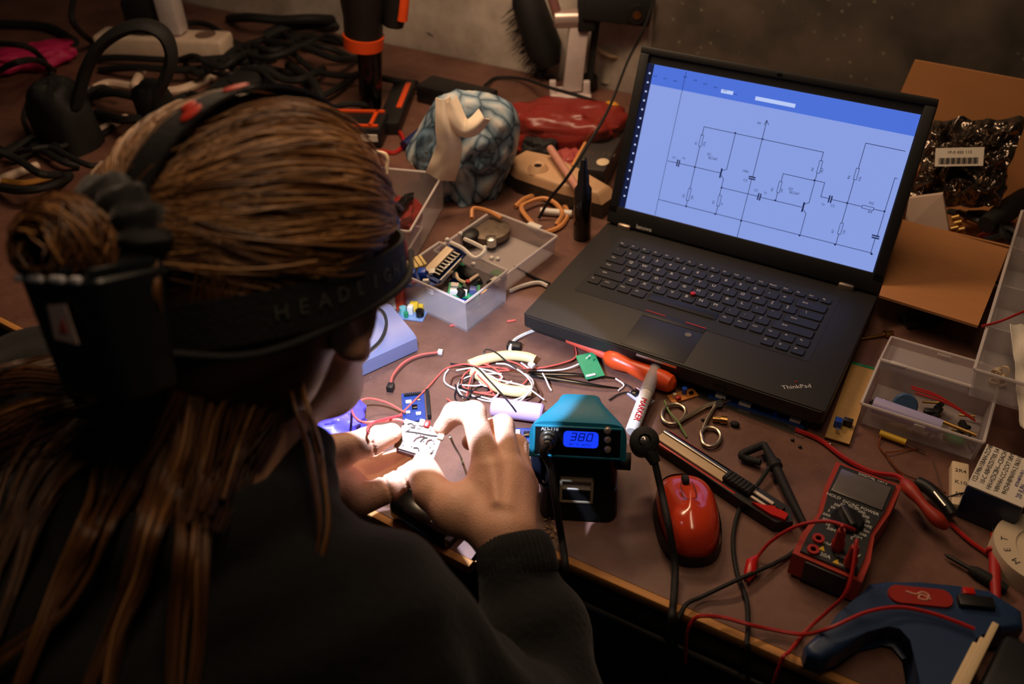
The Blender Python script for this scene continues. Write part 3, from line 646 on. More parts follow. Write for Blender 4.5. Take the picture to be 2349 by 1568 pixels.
# blue block with a printed white label
c, a, l, w = fitrect([(2226, 1113), (2352, 1170), (2385, 1062), (2256, 1015)], .045); bb = thing('relay_module', 'dark blue block with a printed white label on top, right of the multimeter', 'transformer', (c.x, c.y, TAB), a)
G().box((0, 0, .022), (l, w, .044), bev=.003).part('case', K('dark blue case', S(16, 36, 66), .4), bb)
G().box((0, 0, .0446), (l * .985, w * .97, .0012)).part('label_sheet', paper, bb)
g = G(); rr = random.Random(2)
for r in range(7):
    g.text(''.join(rr.choice('0123456789 -ABCVHZ') for _ in range(18 if r < 5 else 12)), .0062 if r < 5 else .0042, at(-l * .42 + r * l * .135, w * .05, .0455, math.pi / 2), 1 if r == 5 else 0, .0001)
g.text('20 JUN', .007, at(l * .36, -w * .2, .0455, math.pi / 2), 1, .0001); g.part('label_print', [ink, K('blue ink', S(40, 50, 130), .6)], bb)
m_, a_, l_ = lay((2200, 1068), (2200, 1168), .008); g = G(); g.box((0, 0, .007), (l_, .0165, .014), bev=.0015); cb = g.solo('label_block', cream, 'small cream block with faint print, left of the dark blue labelled block', 'component', None, (m_.x, m_.y, TAB), a_)
g = G()
for k, t in enumerate(('2R4', 'K10', '5W')): g.text(t, .007, at(-l_ * .28 + k * l_ * .27, 0, .0142, math.pi / 2), 0, .0001)
g.part('print', ink, cb)
g = G(); g.tube(spline([T(2170, 1140, .012), T(2200, 1132, .016), T(2235, 1125, .012)]), .0009, 6); g.solo('wire', black, 'thin black wire looped over the small cream block', 'wire')
# tape roll, probes, wire cutters
c = T(2392, 1264, .018); tr = thing('tape_roll', 'cream roll of sealing tape with dark lettering at the right edge', 'tape roll', (c.x, c.y, TAB))
g = G(); g.lathe([(.0155, .003), (.0400, .003), (.0405, .019), (.0155, .019)], n=48, closed=True); g.part('tape', cream, tr)
g = G(); g.lathe([(.0135, 0), (.043, 0), (.0432, .003), (.0432, .018), (.043, .021), (.024, .021), (.024, .0195), (.0135, .0195)], n=48, closed=True); g.part('spool', K('spool white', S(215, 196, 170), .5, var=.05), tr)
g = G()
for k, ch in enumerate('CHEMET  CHEMET  '): a = math.radians(300 - k * 22.5); g.text(ch, .0085, at(.0335 * math.cos(a), .0335 * math.sin(a), .0212, a - math.pi / 2), 0, .0001)
g.part('lettering', ink, tr)
A, B = T(2277, 1196, .008), T(2284, 1350, .008); d = B - A; ud = d.normalized(); pr = thing('red_probe', 'red multimeter probe with a bare metal tip beside the tape roll', 'probe', A)
g = G(); g.tube([Vector(), ud * .004, ud * .02], [.0004, .0011, .0011], 8); g.part('tip', silver, pr)
g = G(); L_ = d.length; g.tube([ud * .016, ud * .034, ud * .036, ud * .038, ud * .0385, ud * .041, ud * .0415, ud * (L_ * .9), ud * (L_ + .02)], [.0026, .0036, .0036, .0075, .0075, .0075, .0048, .0052, .0034], 14); g.part('grip', redr, pr)
A, B = T(2166, 1270, .006), T(2310, 1352, .006); d = B - A; ud = d.normalized(); pr = thing('black_probe', 'black probe with a dark pointed tip lying below the wire cutters', 'probe', A)
g = G(); g.tube([Vector(), ud * .004, ud * .028], [.0006, .002, .0022], 8); g.part('tip', darkmetal, pr); L_ = d.length
g = G(); g.tube([ud * .024, ud * .03, ud * .045, ud * (L_ * .9), ud * L_], [.003, .0055, .0062, .0055, .004], 12); g.part('grip', blackm, pr)
pc_ = thing('wire_cutters', 'red handled wire cutters lying right of the multimeter', 'wire cutters', T(2110, 1150, .012)); o = T(2110, 1150, .012)
v = lambda x, y, h: T(x, y, h) - o
g = G(); g.tube(spline([v(2072, 1105, .022), v(2095, 1130, .026), v(2125, 1165, .026), v(2155, 1195, .022), v(2172, 1208, .018)]), [.004] + [.0062 + .0012 * math.sin(k * .5) for k in range(23)] + [.004], 12); g.part('red_handle', K('cutter red', S(160, 44, 28), .5), pc_)
g = G(); g.tube(spline([v(2100, 1105, .016), v(2130, 1120, .018), v(2165, 1155, .016), v(2185, 1185, .012)]), [.004] + [.0068] * 17 + [.004], 12); g.part('black_handle', black, pc_)
g = G(); g.tube([v(2142, 1128, .027), v(2168, 1160, .024)], .0016, 8); g.part('spring', silver, pc_)
wire('red cable running from the laptop corner past the multimeter to the wire cutters', [(1825, 985, .003), (1880, 1008, .003), (1940, 1052, .004), (2000, 1082, .004), (2060, 1092, .006), (2085, 1118, .010)], .0026, redr, cat='cable')
wire('red cable running from the wire cutters behind the red probe off to the right', [(2180, 1200, .004), (2225, 1240, .004), (2270, 1272, .0035), (2310, 1302, .004), (2360, 1345, .004)], .0022, redr, cat='cable')
# thin copper wires and the yellow sleeve
A, B = T(2018, 992, .006), T(2078, 1014, .006); g = G(); g.tube([A, B], .0036, 12); ys = g.solo('yellow_sleeve', yellowp, 'short yellow sleeve on a thin wire below the right clear box', 'sleeve')
wire('grey lead reaching from the yellow sleeve towards the clear box', [T(2074, 1012, .006), T(2122, 1034, .005)], .0011, silver)
wire('copper wire looping down from the yellow sleeve to the wire cutters', [(2022, 996, .005), (2016, 1022, .002), (2040, 1052, .004), (2062, 1082, .002), (2095, 1120, .002)], .0008, copper)
wire('copper wire crossing to the clear box and down beside the cutters', [(2108, 1028, .0012), (2050, 1036, .003), (2032, 1040, .004), (2052, 1068, .006), (2078, 1090, .004), (2140, 1112, .001), (2170, 1130, .001)], .0007, copper)
wire('short bright wire end pointing down between cutters and cream block', [(2140, 1058, .001), (2150, 1090, .002), (2165, 1135, .001)], .0006, silver)
# blue hot-melt gun lying on its side
po = [(1992, 1338), (2035, 1331), (2110, 1338), (2190, 1346), (2270, 1352), (2345, 1400), (2349, 1440), (2300, 1450), (2225, 1452), (2205, 1490), (2205, 1640), (2105, 1640), (2104, 1470), (2070, 1432), (2030, 1424), (1985, 1452), (1930, 1492), (1885, 1510), (1852, 1500), (1846, 1478), (1870, 1455), (1930, 1425), (1968, 1390)]
P = [T(x, y, .03) for x, y in po]; c = sum(P, Vector()) / len(P); gg = thing('glue_gun', 'blue hot glue gun with a red badge lying at the lower right', 'glue gun', (c.x, c.y, TAB))
g = G(); g.prism([(p.x - c.x, p.y - c.y) for p in P], .004, .032)
bmesh.ops.bevel(g.bm, geom=[e for e in g.bm.edges if abs(e.verts[0].co.z - e.verts[1].co.z) < .001], offset=.006, segments=3, affect='EDGES', profile=.5); g.part('body', K('glue gun blue', S(30, 54, 90), .45, var=.12), gg, angle=50)
p0, p1 = T(2052, 1362, .033) - c, T(2170, 1374, .033) - c; ba_ = math.atan2(p1.y - p0.y, p1.x - p0.x); pm = (p0 + p1) / 2
g = G(); bd = [(rotm(rz=ba_) @ Vector((x, y, 0))) + pm for x, y in rrect((p1 - p0).length + .012, .019, .009, 5)]; g.prism([(q.x, q.y) for q in bd], .031, .0345, top=.97); bg = g.part('badge', K('badge red', S(150, 36, 26), .4), gg, 'red oval badge')
g = G(); mk = Matrix.Translation((pm.x, pm.y, .0347)) @ rotm(rz=ba_).to_4x4(); R_ = [mk @ Vector(q) for q in ((-.012, .003, 0), (-.004, .001, 0), (.002, .004, 0), (.007, .001, 0), (.004, -.004, 0), (-.002, -.003, 0), (.001, .001, 0), (.008, -.003, 0))]
g.tube(spline(R_), .0009, 6); g.part('emblem', K('badge print', S(205, 150, 130), .5), bg)
g = G(); q = T(2238, 1382, .034) - c; g.box((q.x, q.y, .034), (.030, .012, .008), rot=rotm(rz=ba_), bev=.002); g.part('trigger', black, gg)
g = G(); q = T(2222, 1356, .034) - c; g.box((q.x, q.y, .033), (.010, .007, .006), rot=rotm(rz=ba_), bev=.001); g.part('switch', redp, gg)
# black case with cream sheets in the bottom right corner
A, B = T(2272, 1432, .05), T(2192, 1590, .05); m_ = (A + B) / 2; a_ = math.atan2((B - A).y, (B - A).x); l_ = (B - A).length
kc = thing('document_case', 'black case with cream sheet edges in the lower right corner', 'case', (m_.x + .004, m_.y, TAB), a_)
G().box((.01, .088, .026), (l_ + .02, .16, .052), bev=.006).part('case', K('case black', S(16, 19, 20), .5), kc)
for k in range(4): G().box((.006 * (k % 2), -.001 - k * .0028, .052 - k * .010), (l_ - .012 * k, .0055, .006), rot=rotm(rx=.1 * k), bev=.001).part('sheet', K('cream sheet', S(214, 190, 150), .7, var=.1), kc)
# black test clip, leads over the edge
o = T(1768, 1060, .01); v = lambda x, y, h: T(x, y, h) - o; tc_ = thing('test_clip', 'black hook test clip with a long pointed body between cutter and multimeter', 'test clip', o)
g = G(); g.tube([v(1752, 1018, .012), v(1772, 1056, .012), v(1774, 1060, .012), v(1780, 1072, .012), v(1782, 1076, .012), v(1812, 1140, .010), v(1846, 1205, .007)], [.0035, .0052, .0075, .0075, .0050, .0048, .0035], 12); g.part('body', blackm, tc_)
g = G(); g.tube(spline([v(1752, 1020, .010), v(1726, 1030, .010), v(1702, 1042, .008), v(1712, 1052, .006), v(1745, 1060, .008)]), .0042, 10); g.part('hook', blackm, tc_)
lip = lambda x, y: Vector((YP(x, y, YF - .013).x, YF - .013, TAB + .005)); over = lambda x, y, k=.009: YP(x, y, YF - .0085 - k)
g = G(); g.tube(spline([v(1768, 1066, .012), v(1740, 1108, .008), v(1700, 1160, .003), v(1682, 1230, .003), v(1690, 1310, .004), v(1712, 1372, .005), v(1716, 1436, .006), lip(1717, 1458) - o, over(1717, 1480) - o, over(1716, 1510) - o, over(1716, 1600) - o]), .0023, 8); g.part('cable', blackm, tc_)
wire('black cable coming from under the multimeter and over the bench edge', [(1842, 1250, .004), (1790, 1285, .004), (1690, 1330, .0115), (1610, 1368, .005), (1576, 1384, .008), lip(1562, 1400), over(1554, 1425), over(1550, 1470), over(1552, 1600)], .0023, blackm, cat='cable')
wire('long red cable sagging across the bench edge and over the blue glue gun', [over(1572, 1520), over(1576, 1452), lip(1590, 1424), (1612, 1412, .012), (1660, 1416, .008), (1712, 1430, .012), (1765, 1442, .007), (1840, 1454, .011), (1900, 1441, .040), (1985, 1404, .043), (2060, 1392, .0400), (2130, 1404, .0385), (2190, 1424, .0385), (2235, 1442, .038)], .0018, redr, cat='cable')
A, B = T(1722, 1310, .007), T(1712, 1332, .006); g = G(); g.tube([T(1735, 1278, .007), T(1724, 1290, .007), A, B], [.0028, .0055, .0062, .0028], 12); g.solo('crocodile_clip', redp, 'small red clip boot lying between the mouse and the multimeter', 'clip')

# ------------------------------------------------------------------ in front of the laptop
m_, a_, l_ = lay((1535, 878), (1845, 998), .0008); g = G(); g.box((0, .006, .0006), (l_, .022, .0012)); g.solo('steel_rule', silver, 'steel rule peeping out from under the front of the laptop', 'ruler', None, (m_.x, m_.y, TAB), a_)
p = T(1742, 940, .004)
board('blue circuit board tucked under the front right of the laptop', 'circuit_board', 'circuit board', (p.x - .004, p.y + .010, TAB + .0013), .02, .11, .028, blueb, [('block', -.38, -.3, .012, .006, .004, white), ('block', -.12, -.3, .014, .006, .004, white), ('can', .2, -.25, .003, .004, bluebr), ('block', .4, -.3, .012, .006, .004, white), ('chip', .05, -.3, .006, .005)], .0014)
# scissors
sc = thing('scissors', 'steel scissors with two finger rings on the bench in front of the laptop', 'scissors', T(1650, 925, .003)); o = T(1650, 925, .003); v = lambda x, y, h=.004: T(x, y, h) - o
steelw = K('worn steel', S(186, 176, 160), .35, .9)
g = G(); g.tube(spline([v(1519, 946), v(1530, 931), v(1552, 926), v(1570, 936), v(1571, 952), v(1556, 968), v(1536, 971), v(1521, 962)], 5, True), .0022, 8, closed=True); g.tube(spline([v(1556, 968), v(1585, 950), v(1622, 930), v(1652, 922)]), [.0022] * 12 + [.0028] * 7, 8); g.part('handle', steelw, sc)
g = G(); g.tube(spline([v(1610, 1004), v(1609, 989), v(1624, 980), v(1643, 984), v(1653, 999), v(1646, 1017), v(1628, 1023), v(1614, 1017)], 5, True), .0022, 8, closed=True); g.tube(spline([v(1610, 992), v(1622, 962), v(1640, 932), v(1648, 922)]), [.0022] * 12 + [.0028] * 7, 8); g.part('handle', steelw, sc)
g = G(); g.cyl(v(1650, 925, .001), v(1650, 925, .008), .0042, n=16); g.part('pivot', silver, sc)
g = G(); g.tube([v(1650, 924), v(1678, 916)], [.003, .0012], 8); g.tube([v(1650, 924), v(1668, 906)], [.003, .0012], 8); g.part('blade_pair', silver, sc)
wire('pale green wire lying through the left ring of the scissors', [(1524, 918), (1536, 945, .006), (1556, 968, .007), (1575, 1002)], .0012, K('pale green wire', S(120, 150, 90), .5))
g = G(); p = T(1648, 962, .004); g.cyl(p + Vector((-.006, -.002, 0)), p + Vector((.002, .001, 0)), .0032, n=12); g.cyl(p + Vector((.002, .001, 0)), p + Vector((.009, .003, 0)), .0046, n=12); g.solo('brass_connector', brass, 'small brass connector beside the right ring of the scissors', 'connector')
g = G(); p = T(1686, 972, .003); g.ball(p, (.0055, .004, .003)); g.solo('rubber_foot', blackm, 'small black rubber foot right of the brass connector', 'rubber foot')
for k, (x, y) in enumerate(((1612, 962), (1818, 1008), (1835, 1024), (1905, 1018))):
    g = G(); p = T(x, y, .0015); g.ball(p, (.0022, .0018, .0015)); g.solo('scrap', [black, black, black, silver][k], ['black crumb between the two scissor rings', 'black crumb below the laptop corner, left of another', 'black crumb nearest the red cable below the laptop corner', 'shiny solder bead at the near corner of the tan strip board'][k], 'scrap')
# small orange board, white chip board under the marker
p = T(1566, 908, .001); board('small orange circuit board with a blue capacitor by the laptop front', 'orange_board', 'circuit board', (p.x, p.y, TAB + .0005), .9, .034, .014, K('orange board', S(196, 122, 48), .5, var=.2, scale=200), [('can', .1, .2, .003, .008, bluebr), ('can', -.3, .1, .0022, .005, cream), ('block', -.25, -.3, .006, .004, .004, redr), ('chip', .3, -.1, .005, .004)])
p = T(1470, 912, .001); board('small blue and white circuit board half under the marker', 'sensor_board', 'circuit board', (p.x, p.y, TAB + .0005), -.4, .030, .016, K('white board', S(196, 200, 222), .4), [('block', -.28, 0, .009, .009, .003, blackg), ('block', .3, .2, .005, .005, .006, silver), ('block', .3, -.25, .004, .004, .007, cream), ('block', .05, .3, .008, .003, .003, bluebr)])
# marker pen
A, B = T(1507, 836, .018), T(1449, 990, .010); d = B - A; ud = d.normalized(); L_ = d.length; mk = thing('marker_pen', 'white marker pen with a clear grey cap leaning on the orange screwdriver', 'marker', A)
g = G(); g.tube([ud * L_ * .40, ud * L_ * .42, ud * L_ * .46, ud * L_ * .98, ud * L_], [.0066, .0074, .0074, .0074, .006], 20); g.part('barrel', white, mk)
g = G(); g.tube([Vector(), ud * .002, ud * .004, ud * L_ * .44], [.004, .0068, .0078, .0083], 20); g.part('cap', K('clear grey cap', S(190, 186, 192), .2, clear=.35), mk)
g = G(); g.tube([ud * L_ * .06, ud * L_ * .38], .0045, 12); g.part('nib_holder', K('grey nib', S(130, 120, 130), .4), mk)
tc = Vector(CP) - A; tc -= ud * tc.dot(ud); tc.normalize(); sx_ = ud.cross(tc)
TM = Matrix((ud, -sx_ if False else tc.cross(ud), tc)).transposed().to_4x4(); TM.translation = ud * L_ * .74 + tc * .0076
g = G(); g.text('MARKER', .0095, TM, 0, .0004); g.part('print', K('red print', S(200, 40, 36), .5), mk)
# orange screwdriver
A, B = T(1300, 776, .012), T(1548, 884, .012); d = B - A; ud = d.normalized(); L_ = d.length; sd = thing('screwdriver', 'orange insulated screwdriver lying along the front of the laptop', 'screwdriver', A)
g = G(); g.tube([Vector(), ud * .012], [.0022, .003], 10); g.part('tip', redp, sd)
g = G(); g.tube([ud * .002, ud * .06], .0052, 14); g.part('shaft', K('red shaft', S(214, 84, 64), .4), sd)
g = G(); pr_ = [(.058, .006), (.064, .0105), (.074, .0118), (.082, .0105), (.092, .0088), (.104, .0098), (.125, .0115), (.140, .0122), (.150, .0105), (.155, .005)]; k = L_ / .155
g.tube([ud * (a * k) for a, _ in pr_], [r for _, r in pr_], 20); g.part('handle', orangep, sd)
# green board on the tweezers
c, a, l, w = fitrect([(1335, 862), (1384, 852), (1366, 806), (1330, 814)], .012)
board('bright green circuit board lying on the black tweezers', 'green_board', 'circuit board', (c.x, c.y, TAB + .0075), a, max(l, .02), w, greenb, [('block', -.2, -.40, .012, .003, .002, white), ('can', .1, .3, .0012, .002, greenb), ('can', .3, .2, .0012, .002, greenb)], rot=(math.radians(10), 0, a))
tw = thing('tweezers', 'black tweezers under the green board behind the teal station', 'tweezers', T(1215, 857, .003)); o = T(1215, 857, .003); v = lambda x, y, h=.004: T(x, y, h) - o
for pts in (((1212, 856, .003), (1290, 858, .006), (1370, 862, .005), (1418, 868, .003)), ((1212, 857, .003), (1300, 872, .006), (1370, 884, .005), (1420, 890, .003))):
    g = G(); g.tube(spline([v(*p) for p in pts]), [.0042 - .00016 * k for k in range(19)], 8, flat=(1, .5)); g.part('arm', blackg, tw)
g = G(); A, B = T(1128, 932, .011), T(1246, 948, .011); d = (B - A).normalized(); g.tube([A, A + d * .002, B - d * .002, B], [.009, .011, .011, .009], 20); g.solo('glue_tube', K('lilac tube', S(208, 180, 232), .35, var=.05), 'lilac tube lying behind the right hand', 'tube')
# masking-taped wire bundles and the wire nest
ytape = K('masking tape', S(232, 216, 158), .6, var=.12, scale=90)
wire('wire bundle wrapped in cream masking tape, upper of the two', [(1076, 836, .007), (1110, 824, .008), (1160, 815, .008), (1205, 818, .008), (1228, 826, .007)], .0062, ytape, 'taped_bundle', 'cable', n=12)
wire('wire bundle wrapped in cream masking tape, lower of the two', [(1086, 852, .006), (1112, 868, .007), (1142, 888, .008), (1180, 897, .008), (1218, 896, .007)], .0066, ytape, 'taped_bundle', 'cable', n=12)
N2 = lambda x, y, h=.002: T(980 + x * .2128, 740 + y * .2128, h)
wc = {'w': K('white wire', S(226, 214, 208), .45), 'r': K('pink red wire', S(216, 96, 84), .45), 'k': K('black wire', S(26, 22, 26), .45), 'b': K('brown wire', S(90, 48, 40), .5)}
nest = [
 ('r', 'red wire running from the nest down left to the small board', [(-300, 1000), (0, 700, .004), (110, 580), (210, 490), (400, 445, .012), (560, 480, .010)]),
 ('w', 'white wire making the left outer loop of the nest', [(230, 500, .004), (190, 560), (190, 640), (280, 700), (420, 745), (560, 820), (720, 850), (900, 840), (1040, 790, .006), (1130, 700, .014), (1135, 620, .01), (1060, 550)]),
 ('w', 'white wire from the green board sweeping left over the bundle', [(1760, 350, .012), (1640, 440, .008), (1480, 500, .005), (1280, 515, .004), (1120, 500, .006), (1010, 430, .01)]),
 ('r', 'red wire twisting from the laptop edge along the bundle', [(1540, 190, .006), (1600, 290), (1590, 380, .004), (1440, 440, .006), (1260, 480, .009), (1060, 500, .008), (900, 510, .006), (770, 520)]),
 ('b', 'brown wire twisting with the red one from the laptop edge', [(1555, 200, .005), (1580, 300, .004), (1570, 400), (1420, 460, .004), (1240, 490, .006), (1050, 505, .012), (870, 490, .012)]),
 ('k', 'black wire arching over the upper taped bundle', [(600, 420, .006), (610, 330, .014), (640, 285, .016), (740, 320, .017), (850, 410, .018), (960, 490, .016)]),
 ('k', 'black wire running diagonally down past the right hand', [(250, 440), (420, 460, .004), (540, 490, .014), (640, 590, .016), (780, 740, .016), (900, 880, .026), (1010, 1030, .004)]),
 ('w', 'white wire running over the lower taped bundle to the right', [(560, 490, .015), (700, 590, .017), (880, 640, .0175), (1040, 680, .0165), (1140, 740, .016), (1260, 830, .006)]),
 ('w', 'pale wire curving round the inside of the nest', [(740, 440, .0165), (860, 450, .016), (1000, 520, .012), (1090, 600, .012), (1130, 690, .018), (1060, 790, .010), (960, 850, .005), (720, 830, .005), (560, 790)]),
 ('r', 'red wire dropping from the taped bundle to a white plug', [(540, 560, .015), (650, 670, .010), (690, 730, .004), (740, 800)]),
 ('r', 'short red wire end at the lower left of the nest', [(215, 820), (260, 850, .003), (330, 890)]),
 ('k', 'black wire looping at the lower left of the nest', [(460, 610, .004), (340, 690, .006), (300, 760), (310, 830), (380, 870), (440, 800, .004), (520, 710, .004), (620, 660)]),
 ('b', 'brown wire curving round the right end of the nest', [(1150, 640, .004), (1220, 740, .004), (1230, 800), (1190, 860), (1090, 850)]),
 ('w', 'thin pale wire crossing the tweezers towards the station', [(1240, 540, .005), (1280, 610, .010), (1310, 680, .006), (1340, 730)]),
 ('w', 'white wire with a bend at the tweezers tips', [(2030, 600, .004), (2120, 670), (2060, 730)]),
 ('k', 'blue black wire end near the marker', [(1960, 830), (2060, 770), (2170, 750), (2250, 800)]),
 ('k', 'brown black wire from the tweezers tips to the marker', [(2120, 650), (2190, 690), (2240, 740)]),
 ('r', 'pink wire inside the nest running down to the hand', [(520, 520, .014), (470, 600, .008), (440, 720, .004), (410, 860)]),
 ('b', 'brown wire inside the nest beside the pink one', [(500, 540, .012), (480, 660, .005), (450, 760, .003), (420, 850, .003)])]
rr = random.Random(41)
for i in range(9):
    cx_, cy_, ra, rb = rr.uniform(420, 900), rr.uniform(560, 720), rr.uniform(150, 380), rr.uniform(70, 160); a0_ = rr.uniform(0, 6.28); sp = rr.uniform(2.6, 5.2)
    nest.append(('rwkbwrwkr'[i], ['pink red', 'white', 'black', 'brown', 'white', 'pink red', 'white', 'black', 'pink red'][i] + ' thin wire curling through the middle of the nest', [(cx_ + ra * math.cos(a0_ + sp * t / 7), cy_ + rb * math.sin(a0_ + sp * t / 7) - 12 * math.sin(t * 1.7), rr.uniform(.002, .007)) for t in range(8)]))
for k, l_, pts in nest: wire(l_, [N2(*p) for p in pts], .00105, wc[k], group='wires of the loose nest')
G().box(N2(1535, 165, .010), (.005, .005, .006), rot=rotm(rz=.4), bev=.0008).solo('white_plug', white, 'tiny white plug against the front edge of the laptop', 'plug')
G().box(N2(1125, 455, .016), (.008, .006, .005), rot=rotm(rz=-.3), bev=.0008).solo('white_plug', white, 'tiny white plug lying on the upper taped bundle', 'plug')
wire('white cable bending away from the laptop corner to a black clip', [T(1240, 752, .003), T(1200, 768, .003), T(1178, 782, .004), T(1170, 800, .008), T(1174, 812, .008)], .0022, white, cat='cable')
m_, a_, l_ = lay((1160, 795), (1192, 800), .004); g = G(); g.box((0, 0, .004), (l_, .011, .008), bev=.0015); g.solo('black_clip', black, 'small black clip at the end of the bent white cable', 'clip', None, (m_.x, m_.y + .004, TAB), a_)
for k, (a, b) in enumerate((((1031, 747), (1048, 744)), ((1163, 737), (1184, 734)), ((941, 783), (952, 772)))):
    cap_tube(['red and white wire offcut in front of the clear box', 'pink wire offcut left of the laptop corner', 'white wire offcut beside the grey blue tape dispenser'][k], 'wire_offcut', 'wire', a, b, .0013, [wc['r'], wc['r'], wc['w']][k], n=8)
o = T(895, 888, .003); jl = thing('jumper_cable', 'red cable with a white plug at one end and a black socket at the other', 'cable', o); v = lambda x, y, h=.002: T(x, y, h) - o
g = G(); g.tube(spline([v(1004, 808, .004), v(960, 815), v(925, 832), v(902, 860), v(896, 880, .004)]), .0016, 8); g.part('cable', wc['r'], jl)
g = G(); g.tube(spline([v(1004, 810, .003), v(960, 819), v(928, 836), v(905, 862), v(899, 880, .003)]), .0014, 8); g.part('cable', wc['b'], jl)
G().box(v(1010, 807, .004), (.006, .0055, .006), rot=rotm(rz=.3), bev=.0008).part('white_plug', white, jl)
G().box(v(896, 888, .004), (.008, .010, .008), rot=rotm(rz=.3), bev=.001).part('black_socket', black, jl)
# microcontroller board and the wires going to the held board
c, a, l, w = fitrect([(925, 962), (975, 958), (970, 900), (924, 906)], .003)
pb_ = [('header', 0, .40, 8), ('chip', .05, -.05, .006, .006), ('block', -.2, .15, .007, .004, .003, white), ('block', .25, .2, .004, .004, .002, silver), ('block', -.25, -.2, .005, .004, .002, cream), ('block', .2, -.3, .006, .004, .003, white)]
board('small blue microcontroller board behind the held circuit board', 'microcontroller_board', 'circuit board', (c.x, c.y, TAB + .001), a, .026, .048, blueb, pb_)
G().box((c.x + .017 * math.cos(a), c.y + .017 * math.sin(a), TAB + .004), (.004, .045, .008), rot=rotm(rz=a), bev=.0006).solo('pin_strip', blackm, 'black pin strip standing along the right side of the microcontroller board', 'connector')
# ------------------------------------------------------------------ cardboard box behind the laptop, right
FA = 0.0
fl = [T(2015, 682, .043), T(2242, 752, .043), T(2312, 576, .058), T(2070, 508, .058)]
bxx0, bxx1 = fl[3].x - .012, fl[3].x + .42; yb0 = fl[3].y; yb1 = yb0 + .20
cb = thing('cardboard_box', 'open brown cardboard box behind the laptop with one flap folded out flat', 'cardboard box', ((bxx0 + bxx1) / 2, yb0, TAB))
ox, oy = (bxx0 + bxx1) / 2, yb0; hbx = (bxx1 - bxx0) / 2
g = G(); g.box((0, .10, .002), (hbx * 2, .20, .004)); g.box((0, .002, .029), (hbx * 2, .004, .058)); g.box((-hbx, .10, .029), (.004, .20, .058)); g.box((hbx, .10, .029), (.004, .20, .058)); g.part('box_body', card, cb)
P = [p - Vector((ox, oy, TAB)) for p in fl]
g = G(); t_ = Vector((0, 0, .0035)); A = [g.bm.verts.new(p) for p in P]; B = [g.bm.verts.new(p + t_) for p in P]
g.bm.faces.new(A[::-1]); g.bm.faces.new(B)
for k in range(4): g.bm.faces.new((A[k], A[(k + 1) % 4], B[(k + 1) % 4], B[k]))
g.part('front_flap', card, cb)
yw = yb1 + .03
w_ = [YP(2058, 235, yw), YP(2098, 138, yw), YP(2360, 182, yw), YP(2600, 230, yw)]
P = [Vector((w_[0].x - ox - .01, .20, .0)), Vector((w_[0].x - ox - .01, .20, .058)), Vector((w_[1].x - ox, yw - oy, w_[1].z - TAB)), Vector((w_[3].x - ox, yw - oy, w_[3].z - TAB)), Vector((hbx, .20, .0))]
g = G(); A = [g.bm.verts.new(p) for p in P]; B = [g.bm.verts.new(p + Vector((0, .004, 0))) for p in P]
g.bm.faces.new(A); g.bm.faces.new(B[::-1])
for k in range(5): g.bm.faces.new((A[k], B[k], B[(k + 1) % 5], A[(k + 1) % 5]))
g.part('back_flap', card, cb)
# silver antistatic bag, white card, cables in the box
foil = K('antistatic foil', S(120, 108, 98), .16, .9, var=.3, scale=40)
pl_ = yb0 + .075; p00, p10, p01 = YP(2085, 470, pl_), YP(2292, 476, pl_), YP(2120, 275, pl_ + .07)
bo = (p00 + p10) / 2; ab = thing('antistatic_bag', 'crumpled silver antistatic bag with a white label in the cardboard box', 'bag', bo)
ux, uy = (p10 - p00) * .5, p01 - p00; uy.x *= .2; un_ = ux.cross(uy).normalized()
def crump(i, j):
    e = min(i, 1 - i, j, 1 - j); q = Vector((i * 4.2 + 3, j * 4.2, .3)); n = noise.noise(q) * .6 + abs(noise.noise(q * 2.1)) * .75 + abs(noise.noise(q * 4.4)) * .16
    return ux * (2 * i - 1) * (1 + .10 * noise.noise(Vector((0, j * 4, 7)))) + uy * (j * 1.02 + .06 * noise.noise(Vector((i * 5, 0, 4)))) + un_ * (.032 * n * (0.35 + min(e * 5, 1)) + .012 * math.sin(math.pi * j))
g = G(); g.grid(56, 48, crump); bm_ = g.part('foil', foil, ab, angle=60)
sm2 = bm_.modifiers.new('thickness', 'SOLIDIFY'); sm2.thickness = .004
lc = Vector(CP); c0 = YP(2200, 362, pl_ + .02) - bo; c0 += (Vector(CP) - bo).normalized() * .028
fn = (Vector(CP) - bo).normalized(); ex = Vector((.93, .25, .12)); ex -= fn * ex.dot(fn); ex.normalize(); LMx = Matrix((ex, fn.cross(ex), fn)).transposed()
g = G(); g.box(c0, (.058, .024, .001), rot=LMx); lb = g.part('label_sheet', paper, ab, 'white printed label')
LM4 = LMx.to_4x4(); LM4.translation = c0 + fn * .0007
g = G(); g.text('1P-0 420 113', .0055, LM4 @ at(0, .006, 0), 0, .0001)
for k in range(22): g.box(c0 + fn * .0008 + LMx @ Vector((-.024 + k * .0022, -.005, 0)), (.0008 + .0007 * (k * 7 % 3), .008, .0003), rot=LMx)
g.part('label_print', ink, lb)
q = [YP(2072, 530, yb0 + .03), YP(2178, 540, yb0 + .03), YP(2162, 445, yb0 + .045), YP(2085, 455, yb0 + .045)]
g = G(); A = [g.bm.verts.new(p) for p in q]; B = [g.bm.verts.new(p + Vector((0, .006, 0))) for p in q]; g.bm.faces.new(A); g.bm.faces.new(B[::-1])
for k in range(4): g.bm.faces.new((A[k], B[k], B[(k + 1) % 4], A[(k + 1) % 4]))
pk = g.solo('small_carton', K('pale carton', S(200, 176, 160), .6, var=.06), 'small pale carton standing in the cardboard box below the antistatic bag', 'carton')
rr = random.Random(21); bmats = [blackm, K('dark red cable', S(110, 26, 24), .5), black, darkmetal]
